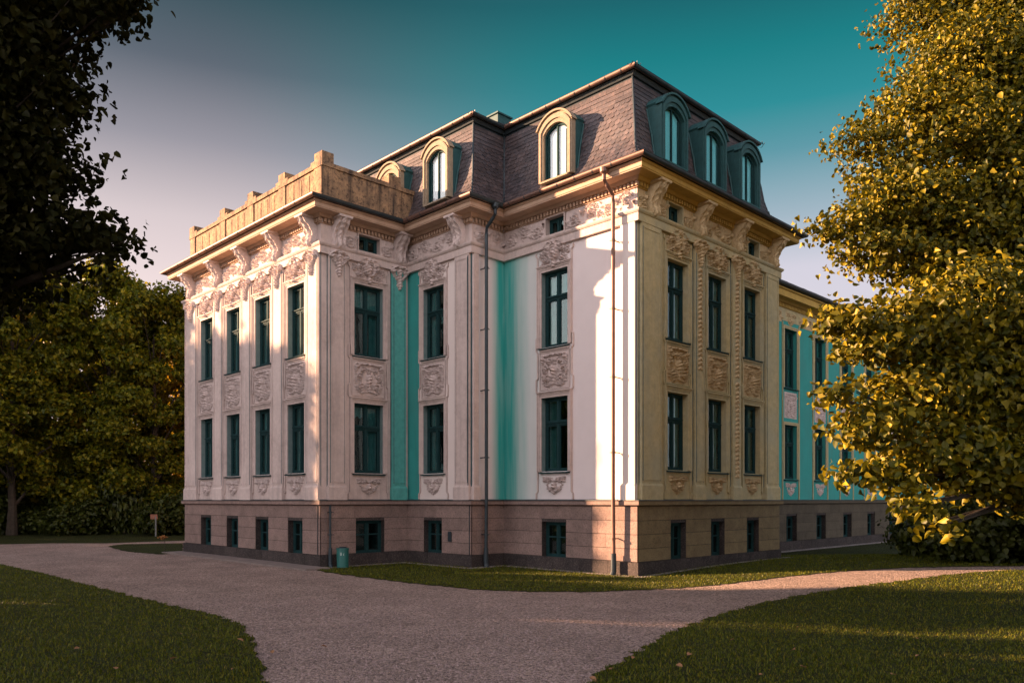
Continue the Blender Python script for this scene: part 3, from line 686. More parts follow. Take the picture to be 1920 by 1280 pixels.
# wing
WX1 = 34.0
bays_w = [(13.75 + 2.8 * i, 1.12) for i in range(7)] + [(10.9, 1.12)]
ops = []
for c, w in bays_w: ops += [(c - w / 2, c + w / 2, *LOW), (c - w / 2, c + w / 2, UPP[0], 9.2)]
facade_sheet('wing_wall', FW, 8.05, WX1, Z_PL, 9.5, ops, M['teal_wall'])
for i, (c, w) in enumerate(bays_w):
    for z0, z1 in (LOW, (UPP[0], 9.2)):
        t = MB(FW)
        for off, wd, pr in ((0, .07, .03), (.07, .05, .05)):
            t.box(c - w / 2 - off - wd, c - w / 2 - off, 0, pr, z0, z1 + off + wd); t.box(c + w / 2 + off, c + w / 2 + off + wd, 0, pr, z0, z1 + off + wd); t.box(c - w / 2 - off, c + w / 2 + off, 0, pr, z1 + off, z1 + off + wd)
        t.build('window_surround', M['gold_trim'], villa)
    for sg in (-1, 1): t = MB(FW); t.box(c + sg * .74 - .03, c + sg * .74 + .03, 0, .04, 2.12, 9.45); t.build('bay_fillet', M['gold_trim'], villa)
    add_window(FW, c, w - .004, *LOW); add_window(FW, c, w - .004, UPP[0], 9.2)
    if i < 5:
        for me, z in ((SETS['pink']['panel'][i % 3], 5.5), (SETS['pink']['low'][i % 2], 2.27)): place(me, 'relief_panel', FW, c, z, 0, villa)
        o = place(SETS['gold']['low'][0], 'cartouche', FW, c, 9.34, 0, villa)
f = MB(FW); f.box(8.06, WX1, -.1, .012, 9.501, 10.5); f.build('wing_frieze', M['gold_trim'], villa)
for i in range(5):
    me = frieze(1.2, 300 + i); me.materials.append(M['gold_relief']); o = place(me, 'frieze_relief', FW, 12.35 + 2.8 * i, 9.42, .012, villa); o.scale = (1, 1, .75)
plinth(FW, 8.05, WX1, [(c, .95) for c, w in bays_w], M['wing_shade_granite'], seed=9)

# plinths of the main body
plinth(FAL, 8.58, 18.81, [(c, .95) for c, w in bays_al], M['granite'], 1, 1, seed=2)
plinth(FAE, -4.72, -1.38, [(-2.93, 1.12)], M['granite'], 1, -1, seed=3)
plinth(FEB, 5.3, 8.58, [(7.17, .95)], M['granite'], 1, -1, seed=4)
plinth(FBD, -1.38, 0, [], M['granite'], 1, -1, seed=5)
plinth(FDC, 0, 5.3, [(3.07, 1.0)], M['granite'], 1, -1, seed=6)
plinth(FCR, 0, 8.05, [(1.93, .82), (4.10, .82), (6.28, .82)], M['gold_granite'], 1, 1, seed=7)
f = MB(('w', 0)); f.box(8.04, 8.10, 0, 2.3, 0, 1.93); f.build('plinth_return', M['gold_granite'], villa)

OUT = [(3, 18.81), (-4.72, 18.81), (-4.72, 8.58), (-1.38, 8.58), (-1.38, 5.3), (0, 5.3), (0, 0), (8.05, 0), (8.05, 10)]
GOLD_SPLIT = [(0, 0), (8.05, 0), (8.05, 10)]
PINK = OUT[:7]
WPATH = [(8.09, 2.31), (WX1, 2.31)]
def two(prof, name, m1, m2, closed=True):
    """the same moulding in the two plaster colours, mitred to each other at the front corner"""
    o = sweep(OUT, prof, name, m1, villa, closed_prof=closed)
    me = o.data; me.materials.append(m2)
    for p in me.polygons:                                  # the front-right elevation takes the colours with yellow bounce light
        c = p.center
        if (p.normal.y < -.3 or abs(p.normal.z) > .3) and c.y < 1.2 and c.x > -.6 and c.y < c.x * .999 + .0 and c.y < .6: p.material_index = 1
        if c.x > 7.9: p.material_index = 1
    return o
two([(0, 1.93), (.10, 1.94), (.155, 1.965), (.155, 2.075), (0, 2.085)], 'plinth_ledge', M['granite'], M['gold_granite'])
sweep(OUT, [(0, 2.086), (.175, 2.079), (.175, 2.10), (0, 2.125)], 'ledge_flashing', M['zinc'], villa, closed_prof=True)
sweep(WPATH, [(0, 1.93), (.10, 1.94), (.155, 1.965), (.155, 2.075), (0, 2.085)], 'plinth_ledge', M['wing_shade_granite'], villa, closed_prof=True)
sweep(WPATH, [(0, 2.086), (.175, 2.079), (.175, 2.10), (0, 2.125)], 'ledge_flashing', M['zinc'], villa, closed_prof=True)
two([(0, Z_AR), (.105, Z_AR), (.105, 9.98), (.13, 9.99), (.16, 10.03), (.17, 10.06), (.17, 10.085), (0, 10.10)], 'architrave', M['trim'], M['gold_trim'])
two([(0, 10.70), (.05, 10.705), (.05, 10.72), (0, 10.73)], 'frieze_bead', M['cornice'], M['gold_cornice'])
two([(0, 10.86), (.13, 10.87), (.16, 10.90), (.20, 10.95), (.52, 10.96), (.52, 10.99), (.54, 10.995), (.54, 11.10), (.57, 11.12), (.61, 11.165), (0, 11.17)], 'cornice', M['cornice'], M['gold_cornice'])
def dentils(face, u0, u1, z0, z1, d, mat, w=.07, gap=.06):
    mb = MB(face); n = int((u1 - u0) / (w + gap)); s = (u1 - u0) / n
    mb.box(u0, u1, .0, .02, z0, z1)
    for i in range(n): mb.box(u0 + i * s, u0 + i * s + w, .021, d, z0 + .004, z1)
    mb.build('dentil_band', mat, villa)
for fc, a, b, mt in ((FAL, 8.52, 18.81, 'cornice'), (FAE, -4.66, -1.44, 'cornice'), (FEB, 5.24, 8.58, 'cornice'), (FBD, -1.3, -.06, 'cornice'), (FDC, -.06, 5.24, 'cornice'), (FCR, .05, 8.05, 'gold_cornice')):
    dentils(fc, a, b, 10.735, 10.855, .10, M[mt])
dentils(FW, 8.1, WX1, 10.02, 10.17, .09, M['gold_cornice'])
sweep(WPATH, [(0, 10.18), (.12, 10.19), (.2, 10.26), (.45, 10.28), (.45, 10.52), (.52, 10.56), (.52, 10.60), (0, 10.62)], 'wing_cornice', M['gold_cornice'], villa, closed_prof=True)

def gutter_prof(o, z, r=.085):
    pts = [(o, z)]; n = 9
    for i in range(n + 1):
        a = math.pi + math.pi * i / n; pts.append((o + r - .0 + r * math.cos(a), z + r * .0 + r * math.sin(a)))
    pts = [(o + r + r * math.cos(math.pi + math.pi * i / n), z + r * math.sin(math.pi + math.pi * i / n)) for i in range(n + 1)]
    inner = [(o + r + (r - .012) * math.cos(2 * math.pi - math.pi * i / n), z + (r - .012) * math.sin(2 * math.pi - math.pi * i / n)) for i in range(n + 1)]
    return pts + [(o + 2 * r + .008, z + .012), (o + 2 * r - .004, z + .014)] + inner
def gutter(path, o, z, name, mats, ticks=.62, r=.085):
    g = sweep(path, gutter_prof(o, z, r), name, mats[0], villa, closed_prof=True)
    if len(mats) > 1:
        g.data.materials.append(mats[1])
        for p in g.data.polygons:
            if len(p.vertices) == 4 and abs(p.normal.x) < .01 and abs(p.normal.y) > .001: p.material_index = 1  # shade put into colour: runs facing away from the sun turn dark zinc
    st = MB(('w', 0))                                      # soldered straps round the gutter
    for (x0, y0), (x1, y1) in zip(path, path[1:]):
        l = math.hypot(x1 - x0, y1 - y0); dx, dy = (x1 - x0) / l, (y1 - y0) / l; nx, ny = dy, -dx; n = max(1, int(l / ticks))
        for i in range(n):
            t = (i + .5) * l / n; cx, cy = x0 + dx * t, y0 + dy * t
            ring = []
            for k in range(9):
                a = math.pi + math.pi * k / 8; q = o + r + (r + .008) * math.cos(a); ring.append((cx + nx * q, cy + ny * q, z + (r + .008) * math.sin(a)))
            for a, b in zip(ring, ring[1:]):
                hw = .016; st.quad((a[0] - dx * hw, a[1] - dy * hw, a[2]), (b[0] - dx * hw, b[1] - dy * hw, b[2]), (b[0] + dx * hw, b[1] + dy * hw, b[2]), (a[0] + dx * hw, a[1] + dy * hw, a[2]))
    me = g.data; mi = len(me.materials); me.materials.append(M['zinc']); bm = bmesh.new(); bm.from_mesh(me)
    vv = [bm.verts.new(p) for p in st.v]
    for q in st.f: bm.faces.new([vv[i] for i in q]).material_index = mi
    bm.to_mesh(me); bm.free(); return g
gutter(OUT, .60, 11.255, 'gutter', [M['copper'], M['zinc']])
gutter(WPATH, .50, 10.72, 'wing_gutter', [M['zinc']])
# eaves board closing the roof edge to the gutter
sweep(OUT, [(-.9, 11.19), (.60, 11.175), (.60, 11.25), (-.9, 11.27)], 'eaves_board', M['zinc'], villa, closed_prof=True)
sweep(WPATH, [(-.5, 10.63), (.50, 10.625), (.50, 10.72), (-.5, 10.76)], 'eaves_board', M['zinc'], villa, closed_prof=True)

# ---- mansard roof: zinc under-sheet plus real fish-scale slates
MPATH = [(-1.38, 19.5), (-1.38, 5.3), (0, 5.3), (0, 0), (8.05, 0), (8.05, 14)]
PROF = [(.60, 11.275), (.30, 11.38), (.05, 11.56), (-.12, 11.78), (-.24, 12.06), (-.33, 12.4), (-.40, 12.9), (-.66, 14.26)]
sweep(MPATH, PROF, 'mansard_underlay', M['zinc'], villa)
def slates(path, prof):
    # resample profile by arc length
    P = np.array(prof); seg = np.hypot(*(P[1:] - P[:-1]).T); cum = np.concatenate([[0], np.cumsum(seg)]); total = cum[-1]
    def pos(s): return np.array([np.interp(s, cum, P[:, 0]), np.interp(s, cum, P[:, 1])])
    rs = random.Random(3); h, w = .145, .20; v = []; f = []
    rows = int((total - .14) / h)
    for si, ((x0, y0), (x1, y1)) in enumerate(zip(path, path[1:])):
        l = math.hypot(x1 - x0, y1 - y0); dx, dy = (x1 - x0) / l, (y1 - y0) / l; nx, ny = dy, -dx
        # convex/concave corner: how far the run grows with outward offset at each end
        def turn(i):
            if i <= 0 or i >= len(path) - 1: return 0
            ax, ay = path[i][0] - path[i - 1][0], path[i][1] - path[i - 1][1]; bx, by = path[i + 1][0] - path[i][0], path[i + 1][1] - path[i][1]
            return 1 if ax * by - ay * bx > 0 else -1      # left turn = convex (outward is right)
        k0, k1 = turn(si), turn(si + 1)
        for r in range(rows + 1):
            s = .02 + r * h; a = pos(s); b = pos(s + h * 1.35)
            ta = -k0 * a[0] ; tb = l + k1 * a[0]
            plain = r > rows - 4
            ww = .62 if plain else w; n = int(math.ceil((tb - ta) / ww)) + 1
            for i in range(n):
                u0 = ta + (i - (.5 if r % 2 else 0)) * ww; u1 = u0 + ww - .006
                if u1 <= ta + .01 or u0 >= tb - .01: continue
                u0c, u1c = max(u0, ta), min(u1, tb); um = (u0 + u1) / 2; lift = .016 + rs.uniform(-.004, .008); tilt = rs.uniform(-.003, .003)
                tdir = (b - a) / np.linalg.norm(b - a); nrm = np.array([tdir[1], -tdir[0]])
                if nrm[0] < 0: nrm = -nrm
                pts = []
                if plain: loc = [(u0c, 0), (u1c, 0), (u1c, 1.2), (u0c, 1.2)]
                else:
                    loc = [(um + math.cos(t) * ww / 2 * .99, .42 - .42 * math.sin(-t)) for t in np.linspace(-math.pi, 0, 9)]
                    loc = [(min(max(q, ta), tb), z) for q, z in loc] + [(u1c, 1.3), (u0c, 1.3)]
                i0 = len(v)
                for u, tt in loc:
                    q = a + (b - a) * tt / 1.35 + nrm * (lift * (1 - tt / 1.45) + .004 + tilt * (u - um) / ww)
                    uu = u
                    v.append((x0 + dx * uu + nx * q[0], y0 + dy * uu + ny * q[0], q[1]))
                m_ = len(loc); f.append(list(range(i0, i0 + m_)))
                # thickness skirt along the lower edge
                j0 = len(v); cnt = 2 if plain else 9
                for t in range(cnt):
                    p = v[i0 + t]; v.append((p[0] - nx * nrm[0] * .012, p[1] - ny * nrm[0] * .012, p[2] - nrm[1] * .012))
                for t in range(cnt - 1): f.append([i0 + t, j0 + t, j0 + t + 1, i0 + t + 1])
    me = bpy.data.meshes.new('slates'); me.from_pydata(v, [], f); me.update(); me.materials.append(M['slate']); return link('mansard_slates', me, None, villa)
slates(MPATH, PROF)
# lead hips
for cx, cy, sx, sy in ((-1.38, 5.3, 1, 1), (0, 0, 1, 1), (8.05, 0, -1, 1)):
    hp = MB(('w', 0)); hp.tube([(cx - sx * o, cy - sy * o, z + .02) for o, z in PROF], .035, 6); hp.build('hip_flashing', M['zinc'], villa)
for cx, cy in ((0, 5.3),): hp = MB(('w', 0)); hp.tube([(cx - o, cy - o + (0), z + .03) for o, z in PROF], .05, 6)
hp.build('hip_flashing', M['zinc'], villa)
sweep(MPATH, [(-.72, 14.24), (-.60, 14.26), (-.54, 14.36), (-.54, 14.40), (-.9, 14.41), (-.9, 14.24)], 'shade_toned_upper_cornice', M['zinc'], villa, closed_prof=True)  # dark tone stands in for the shadow under the upper gutter
gutter(MPATH, -.54, 14.44, 'upper_gutter', [M['copper'], M['zinc']], .55, .08)  # zinc is the shade tone for runs facing away from the sun
f = MB(('w', 0)); 
rv = [(-.78, 19.5, 14.42), (-.78, 4.70 + .0, 14.42), (.6, 4.7, 14.42), (.6, .6, 14.42), (7.45, .6, 14.42), (7.45, 14, 14.42)]
f.v = [(-.84, 19.5, 14.46), (-.84, 5.84, 14.46), (.54, 5.84, 14.46), (.54, .54, 14.46), (7.51, .54, 14.46), (7.51, 14, 14.46), (3.5, 14, 15.0), (3.5, 6, 15.0), (3.5, 19.5, 15.0)]
f.f = [[0, 1, 7, 8], [1, 2, 7], [2, 3, 7], [3, 4, 7], [4, 5, 6, 7]]
f.build('upper_roof', M['zinc'], villa, recalc=False)
ch = MB(('w', 0)); ch.box(.35, .95, 5.95, 6.6, 14.4, 14.93); ch.box(.30, 1.0, 5.9, 6.65, 14.931, 14.98); ch.build('roof_hatch', M['dormer_teal'], villa)
ch = MB(('w', 0)); ch.box(1.6, 2.5, 2.1, 2.9, 14.5, 15.16); ch.box(1.54, 2.56, 2.04, 2.96, 15.161, 15.24)
for i in range(2): ch.box(1.7 + .42 * i, 1.98 + .42 * i, 2.3, 2.7, 15.241, 15.36)
ch.build('chimney', M['concrete'], villa)
# wing roof
wr = MB(('w', 0)); wr.v = [(8.05, 1.78, 10.80), (WX1, 1.78, 10.80), (WX1, 7.5, 13.3), (8.05, 7.5, 13.3)]; wr.f = [[0, 1, 2, 3]]
wr.build('wing_roof', M['slate_far'], villa, recalc=False)
wr = MB(('w', 0)); rs = random.Random(4)
for r in range(9):
    for i in range(72):
        x = 8.06 + i * .36 + (r % 2) * .18; y = 1.80 + r * .30; z = 10.81 + (y - 1.78) * .437
        wr.quad((x, y, z + .03 + rs.uniform(0, .015)), (x + .35, y, z + .03 + rs.uniform(0, .015)), (x + .35, y + .36, z + .16), (x, y + .36, z + .16)); wr.quad((x, y, z + .035), (x + .35, y, z + .035), (x + .35, y, z), (x, y, z))
wr.build('wing_slates', M['slate_far'], villa, recalc=False)

# ---- terrace parapet over the left block
def parapet():
    seg = []
    px, py0, py1, x1 = -4.60, 8.70, 18.69, -.95
    mb = MB(('w', 0)); cp = MB(('w', 0)); T = .28
    def run_x(y0, y1, x):      # wall along y, outer face at x (facing -X)
        mb.box(x, x + T, y0, y1, 11.25, 12.55)
    mb.box(px, px + T, py0, py1, 11.25, 12.56); mb.box(px + T, x1, py0, py0 + T, 11.25, 12.56); mb.box(px + T, x1, py1 - T, py1, 11.25, 12.56)
    o = mb.build('parapet_wall', M['concrete'], villa)
    # coping, dips between the pedestals
    cp.box(px - .05, px + T + .05, py0 - .05, py1 + .05, 12.561, 12.70); cp.box(px + T + .051, x1, py0 - .05, py0 + T + .05, 12.561, 12.70); cp.box(px + T + .051, x1, py1 - T - .05, py1 + .05, 12.561, 12.70)
    cp.build('coping', M['concrete'], villa)
    # raised strips and little shoulders either side of each pedestal
    peds = [8.93, 11.22, 13.48, 15.74, 18.45]
    for y in peds: st = MB(('w', 0)); st.box(px - .035, px - .001, y - .22, y + .22, 11.27, 12.55); st.build('parapet_pilaster', M['concrete'], villa)
    for a, b in zip(peds, peds[1:]):                       # vertical boards in the field
        n = 7; st = MB(('w', 0))
        for k in range(n):
            if k % 2: st.box(px - .014, px - .001, a + .27 + (b - a - .54) * k / n + .02, a + .27 + (b - a - .54) * (k + 1) / n - .02, 11.75, 12.45)
        st.box(px - .02, px - .001, a + .28, b - .28, 11.27, 11.7); st.build('parapet_panel', M['concrete'], villa)
    for x in (-4.35, -1.86): st = MB(('w', 0)); st.box(x - .24, x + .24, py0 - .03, py0 - .001, 11.27, 12.55); st.build('parapet_pilaster', M['concrete'], villa)
    for k, y in enumerate(peds):
        p = MB(('w', 0)); y0_, y1_ = (py0 - .04, py0 + .42) if k == 0 else (py1 - .42, py1 + .04) if k == 4 else (y - .21, y + .21)
        p.box(px - .04, px + .38, y0_, y1_, 12.701, 13.02)
        a_, b_ = (y0_ + .001, y1_ + .22) if k == 0 else (y0_ - .22, y1_ - .001) if k == 4 else (y0_ - .2, y1_ + .2)
        p.box(px - .039, px + .30, a_, b_, 12.7005, 12.80); p.build('pedestal', M['concrete'], villa)
    p = MB(('w', 0)); p.box(-2.1, -1.62, py0 - .04, py0 + .36, 12.701, 13.0); p.build('pedestal', M['concrete'], villa)
parapet()
f = MB(('w', 0)); f.box(-4.32, -.8, 8.98, 18.4, 11.28, 11.32); f.build('terrace_floor', M['concrete'], villa)

# ---- dormers
def arch(w, zs, za, z0, n=12):
    """outline (u,z) going up the left side, over a segmental arch, down the right; zs spring, za apex"""
    pts = [(-w / 2, z0)]; rise = za - zs; rad = (w * w / 4 + rise * rise) / (2 * rise); cz = za - rad; a1 = math.asin(min(1, w / 2 / rad))
    for i in range(n + 1):
        a = -a1 + 2 * a1 * i / n; pts.append((rad * math.sin(a), cz + rad * math.cos(a)))
    pts.append((w / 2, z0)); return pts
def dormer(face, uc, mat, blind, d=.02):
    W = 1.36
    o1, i1 = arch(W, 1.60, 2.0, 0), arch(.98, 1.42, 1.68, 0)
    m_ = MB(); m_.ring(o1, i1, 0, -.16, close=False); m_.ring(arch(W - .10, 1.56, 1.94, 0), arch(1.12, 1.48, 1.80, 0), .001, .04, close=False)
    body = place(m_.mesh('dormer', True), 'dormer', face, uc, 11.83, d, villa); body.data.materials.append(mat)
    def sub(mb, name, mt, recalc=True):
        me = mb.mesh(name, recalc); me.materials.append(mt); o = bpy.data.objects.new(name, me); COL.objects.link(o); o.parent = body; return o
    c = MB(); a_ = arch(W + .0, 1.60, 2.0, 0)[1:-1]; b_ = arch(W + .12, 1.585, 2.055, 0)[1:-1]; c.ring(b_, a_, .075, -.18, close=False); sub(c, 'hood_mould', mat)
    s = MB(); back = arch(W, 1.60, 2.0, 0); k = len(back)
    for (u0, z0), (u1, z1) in zip(back, back[1:]): s.quad((u0, -.161, z0), (u1, -.161, z1), (u1, -1.25, z1), (u0, -1.25, z0))
    sub(s, 'cheeks', M['dormer_teal'], False)
    c = MB(); c.ring([(u * 1.06, z + .05) for u, z in a_], [(u * 1.0, z + .004) for u, z in a_], -.181, -1.25, close=False); sub(c, 'dormer_roof', M['dormer_teal'])
    for sg in (-1, 1):
        e = MB(); e.tube([(sg * .715, -.20, -.05), (sg * .715, -.32, .75), (sg * .715, -.50, 1.55)], .03, 5); sub(e, 'cheek_flashing', M['dormer_teal'])
    s_ = MB(); s_.box(-.56, .56, -.14, .07, -.05, -.001); sub(s_, 'sill', mat)
    w = MB(); w.ring(arch(.98, 1.42, 1.68, 0), [(u, max(z, .06)) for u, z in arch(.86, 1.38, 1.62, 0)], -.10, -.17, close=False); w.box(-.43, .43, -.12, -.165, 0.001, .06); w.box(-.028, .028, -.115, -.165, .061, 1.63)
    for sg in (-1, 1): w.box(sg * .36 - .02, sg * .36 + .02, -.118, -.16, .061, 1.42)
    wf = sub(w, 'window', M['frame'])
    g = MB(); g.prism(arch(.88, 1.38, 1.62, .05), -.145, -.15, 'd'); sub(g, 'pane', M['clear_glass'])
    b = MB(); b.prism(arch(.94, 1.40, 1.655, .04), -.175, -.18, 'd'); 
    for i in range(6): b.box(-.42 + i * .15, -.40 + i * .15, -.1745, -.172, .05, 1.35)
    sub(b, 'blind', blind)
    return body
for u in (7.05, 9.65, 12.3, 15.0): dormer(FEB, u, M['dormer_light'], M['white_curtain'])
dormer(FDC, 3.05, M['dormer_light'], M['white_curtain'])
for u in (1.80, 3.98, 6.14): dormer(FCR, u, M['dormer_teal'], M['cyan_curtain'])

# ---- rain pipes
def downpipe(face, u, top_d, mat, foot, z1=11.2, z0=.0, r=.055, name='downpipe'):
    p = MB(face); 
    if top_d: pts = [(u, top_d, z1), (u, top_d, z1 - .30), (u, top_d - .12, z1 - .42), (u, .30, z1 - .62), (u, .28, z1 - .85), (u, .28, 2.2), (u, .26, .55)]
    else: pts = [(u, .2, z1), (u, .2, .55)]
    p.tube(pts, r, 12)
    if top_d: p.tube([(u, top_d, z1 + .02), (u, top_d, z1 - .10), (u, top_d, z1 - .16)], [.12, .115, .06], 12)
    o = p.build(name, mat, villa, smooth=False)
    for z in ([9.3, 7.4, 5.5, 3.4, 1.0] if z1 > 9 else [1.7, 1.0]):
        s = MB(face); s.tube([(u, .28 if top_d else .2, z), (u, .28 if top_d else .2, z + .05)], r + .014, 12); s.box(u - .012, u + .012, 0, .23, z + .01, z + .04); s.tube([(u + .05, .28 if top_d else .2, z + .025), (u + .13, .28 if top_d else .2, z + .025)], .012, 6)
        k = s.build('pipe_bracket', mat, None); k.parent = o
    q = MB(face); dd = .26 if top_d else .2; q.tube([(u, dd, .62), (u, dd, .60), (u, dd, .12), (u, dd + .05, .0)], [r + .006, r + .02, r + .025, r + .03], 12); q.build('pipe_foot', foot, o)
    return o
downpipe(FDC, .62, .68, M['copper'], M['zinc'])
downpipe(FBD, -1.02, .68, M['zinc'], M['zinc'])
downpipe(FAE, -4.52, None, M['zinc'], M['zinc'], z1=1.95, r=.035)
# fixing plate and little fittings
f = MB(FEB); f.prism([(6.20, .78), (6.36, .78), (6.36, 1.06), (6.33, 1.10), (6.23, 1.10), (6.20, 1.06)], .056, .09, 'd'); f.build('wall_plate', M['zinc'], villa)
f = MB(FEB); f.box(5.33, 5.35, .055, .075, 0, 1.93); f.box(5.36, 5.375, .09, .11, 2.13, 9.7); f.build('lightning_cable', M['zinc'], villa)
f = MB(FAL); f.box(8.66, 8.675, .056, .08, 0, 1.93); f.build('lightning_cable', M['zinc'], villa)

# ---- closing walls so that the house is solid
f = MB(('w', 0)); f.box(8.03, 8.05, .001, 14, 2.1, 11.2); f.build('side_wall', M['gold_trim'], villa)
f = MB(('w', 0)); f.box(-4.70, 8.0, 18.79, 18.81, 0, 11.2); f.build('side_wall', M['trim'], villa)
f = MB(('w', 0)); f.box(6.9, 7.0, 18.8, 19.5, 0, 14.4); f.box(-.7, 7.0, 19.4, 19.5, 11.2, 14.4); f.box(7.0, 7.3, 13.9, 19.5, 0, 14.4); f.build('side_wall', M['trim'], villa)
f = MB(('w', 0)); f.box(8.05, WX1, 8.9, 9, 0, 10.8); f.box(WX1 - .1, WX1, 2.36, 8.9, 0, 10.8); f.build('wing_rear_wall', M['trim'], villa)
f = MB(('w', 0)); f.v = [(8.05, 9.3, 10.8), (WX1, 9.3, 10.8), (WX1, 7.5, 13.3), (8.05, 7.5, 13.3)]; f.f = [[0, 1, 2, 3]]; f.build('wing_roof', M['slate_far'], villa, recalc=False)

# ------------------------------------------------------------------ ground
def hill(x, y):
    """the lawn and path swell gently to the right of the house"""
    d2 = ((x - 6.5) ** 2 + (y + 8.5) ** 2) / 10.6 ** 2
    return .36 * np.clip(1 - d2, 0, 1) ** 1.25
def drape(bm):
    bm.verts.ensure_lookup_table()
    for ax, lo, hi in ((0, -4, 17), (1, -19, 2.2)):
        for q in np.arange(lo, hi, .75):
            co = [0, 0, 0]; co[ax] = float(q); no = [0, 0, 0]; no[ax] = 1
            bmesh.ops.bisect_plane(bm, geom=bm.verts[:] + bm.edges[:] + bm.faces[:], plane_co=co, plane_no=no)
    for v in bm.verts: v.co.z += float(hill(v.co.x, v.co.y))
def poly_sheet(name, pts, z, mat, kind='structure', jitter=0, sub=1, label=None):
    """flat outline sheet; the edge is roughened so that turf and gravel meet irregularly"""
    rs = random.Random(len(pts)); out = []
    for i in range(len(pts)):
        a, b = pts[i], pts[(i + 1) % len(pts)]; l = math.hypot(b[0] - a[0], b[1] - a[1]); n = max(1, int(l / sub)) if l < 40 else 1
        for k in range(n):
            t = k / n; out.append((a[0] + (b[0] - a[0]) * t + rs.uniform(-jitter, jitter), a[1] + (b[1] - a[1]) * t + rs.uniform(-jitter, jitter)))
    me = bpy.data.meshes.new(name); bm = bmesh.new(); vs_ = [bm.verts.new((x, y, z)) for x, y in out]
    es = [bm.edges.new((vs_[i], vs_[(i + 1) % len(vs_)])) for i in range(len(vs_))]
    bmesh.ops.triangle_fill(bm, edges=es, use_beauty=True)
    for f_ in bm.faces:
        if f_.normal.z < 0: f_.normal_flip()
    drape(bm); bm.to_mesh(me); bm.free(); me.materials.append(mat); o = link(name, me, None); tag(o, kind=kind); return o, out
g = MB(('w', 0)); S_ = 1500; g.v = [(-S_, -S_, -.02), (S_, -S_, -.02), (S_, S_, -.02), (-S_, S_, -.02)]; g.f = [[0, 1, 2, 3]]
tag(g.build('ground', M['lawn'], recalc=False), kind='structure')
def chaikin(p, closed=True, n=2):
    for _ in range(n):
        q = []
        for i in range(len(p)):
            a, b = p[i], p[(i + 1) % len(p)]; q += [(a[0] * .75 + b[0] * .25, a[1] * .75 + b[1] * .25), (a[0] * .25 + b[0] * .75, a[1] * .25 + b[1] * .75)]
        p = q
    return p
poly_sheet('gravel_path', [(-60, -60), (60, -60), (60, 30), (20, 40), (1.43, 28.05), (-1.09, 28.05), (-4.8, 28.14), (-6.65, 29.96), (-8.72, 30.7), (-20, 35), (-60, 45)], 0.0, M['gravel'])
LAWNS = {
 'left': [(-11.55, 16.93), (-11.44, 13.56), (-11.48, 9.3), (-11.54, 3.43), (-11.48, 1.05), (-11.69, -.47), (-12.1, -1.6), (-12.6, -2.9), (-13.3, -4.4), (-14.5, -7), (-19, -9), (-60, -9), (-60, 60), (-30, 45), (-16, 26)],
 'island': [(-5.69, 25.3), (-4.57, 26.62), (-2.12, 25.51), (-4.85, 18.9), (-4.86, 18.3), (-6.0, 18.2), (-6.32, 20.73)],
 'front': [(-4.75, 8.38), (-5.2, 8.2), (-5.42, 7.4), (-5.53, 5.88), (-5.57, 3.12), (-5.34, .56), (-4.68, -.54), (-3.89, -1.46), (-2.05, -2.37), (-1.08, -3.0), (.19, -3.46), (1.58, -3.93), (3.1, -4.65), (4.52, -5.7), (5.9, -7.1), (9, -10), (34, -31), (34, 2.2), (8.3, 2.2), (8.3, -.15), (-.15, -.15), (-.15, 5.1), (-1.5, 5.1), (-1.5, 8.4)],
 'right': [(-14, -9.6), (-12, -7.9), (-10.76, -7.24), (-9.16, -6.64), (-7.39, -6.02), (-4.74, -5.38), (-3.1, -5.3), (-1.64, -5.44), (-.05, -5.92), (1.59, -6.47), (3.1, -6.9), (4.81, -7.7), (6.6, -8.7), (9, -10.35), (34, -31.2), (60, -60), (-60, -60), (-24, -16)]}
LP = {}
for k, p in LAWNS.items():
    o, pts = poly_sheet('lawn', p, .012, M['lawn'], jitter=.09, sub=.14); LP[k] = np.array(pts)
poly_sheet('drip_strip', [(-5.0, 8.48), (-1.6, 8.48), (-1.6, 5.2), (-.12, 5.2), (-.12, -.12), (8.3, -.12), (8.3, 2.2), (34, 2.2), (34, 1.72), (8.8, 1.75), (8.6, -.42), (-.42, -.42), (-.45, 4.85), (-1.85, 4.85), (-1.9, 8.12), (-4.8, 8.12)], .02, M['drip_gravel'], jitter=.02, sub=.2)
ap = MB(('w', 0))
rs = random.Random(12)
for i in range(12):
    y0 = 7.9 + i * .93; ap.box(-5.62 + rs.uniform(-.01, .01), -4.83, y0 + .006, y0 + .924, 0.0, .05 + rs.uniform(-.004, .004))
tag(ap.build('pavement', M['apron']), kind='structure')

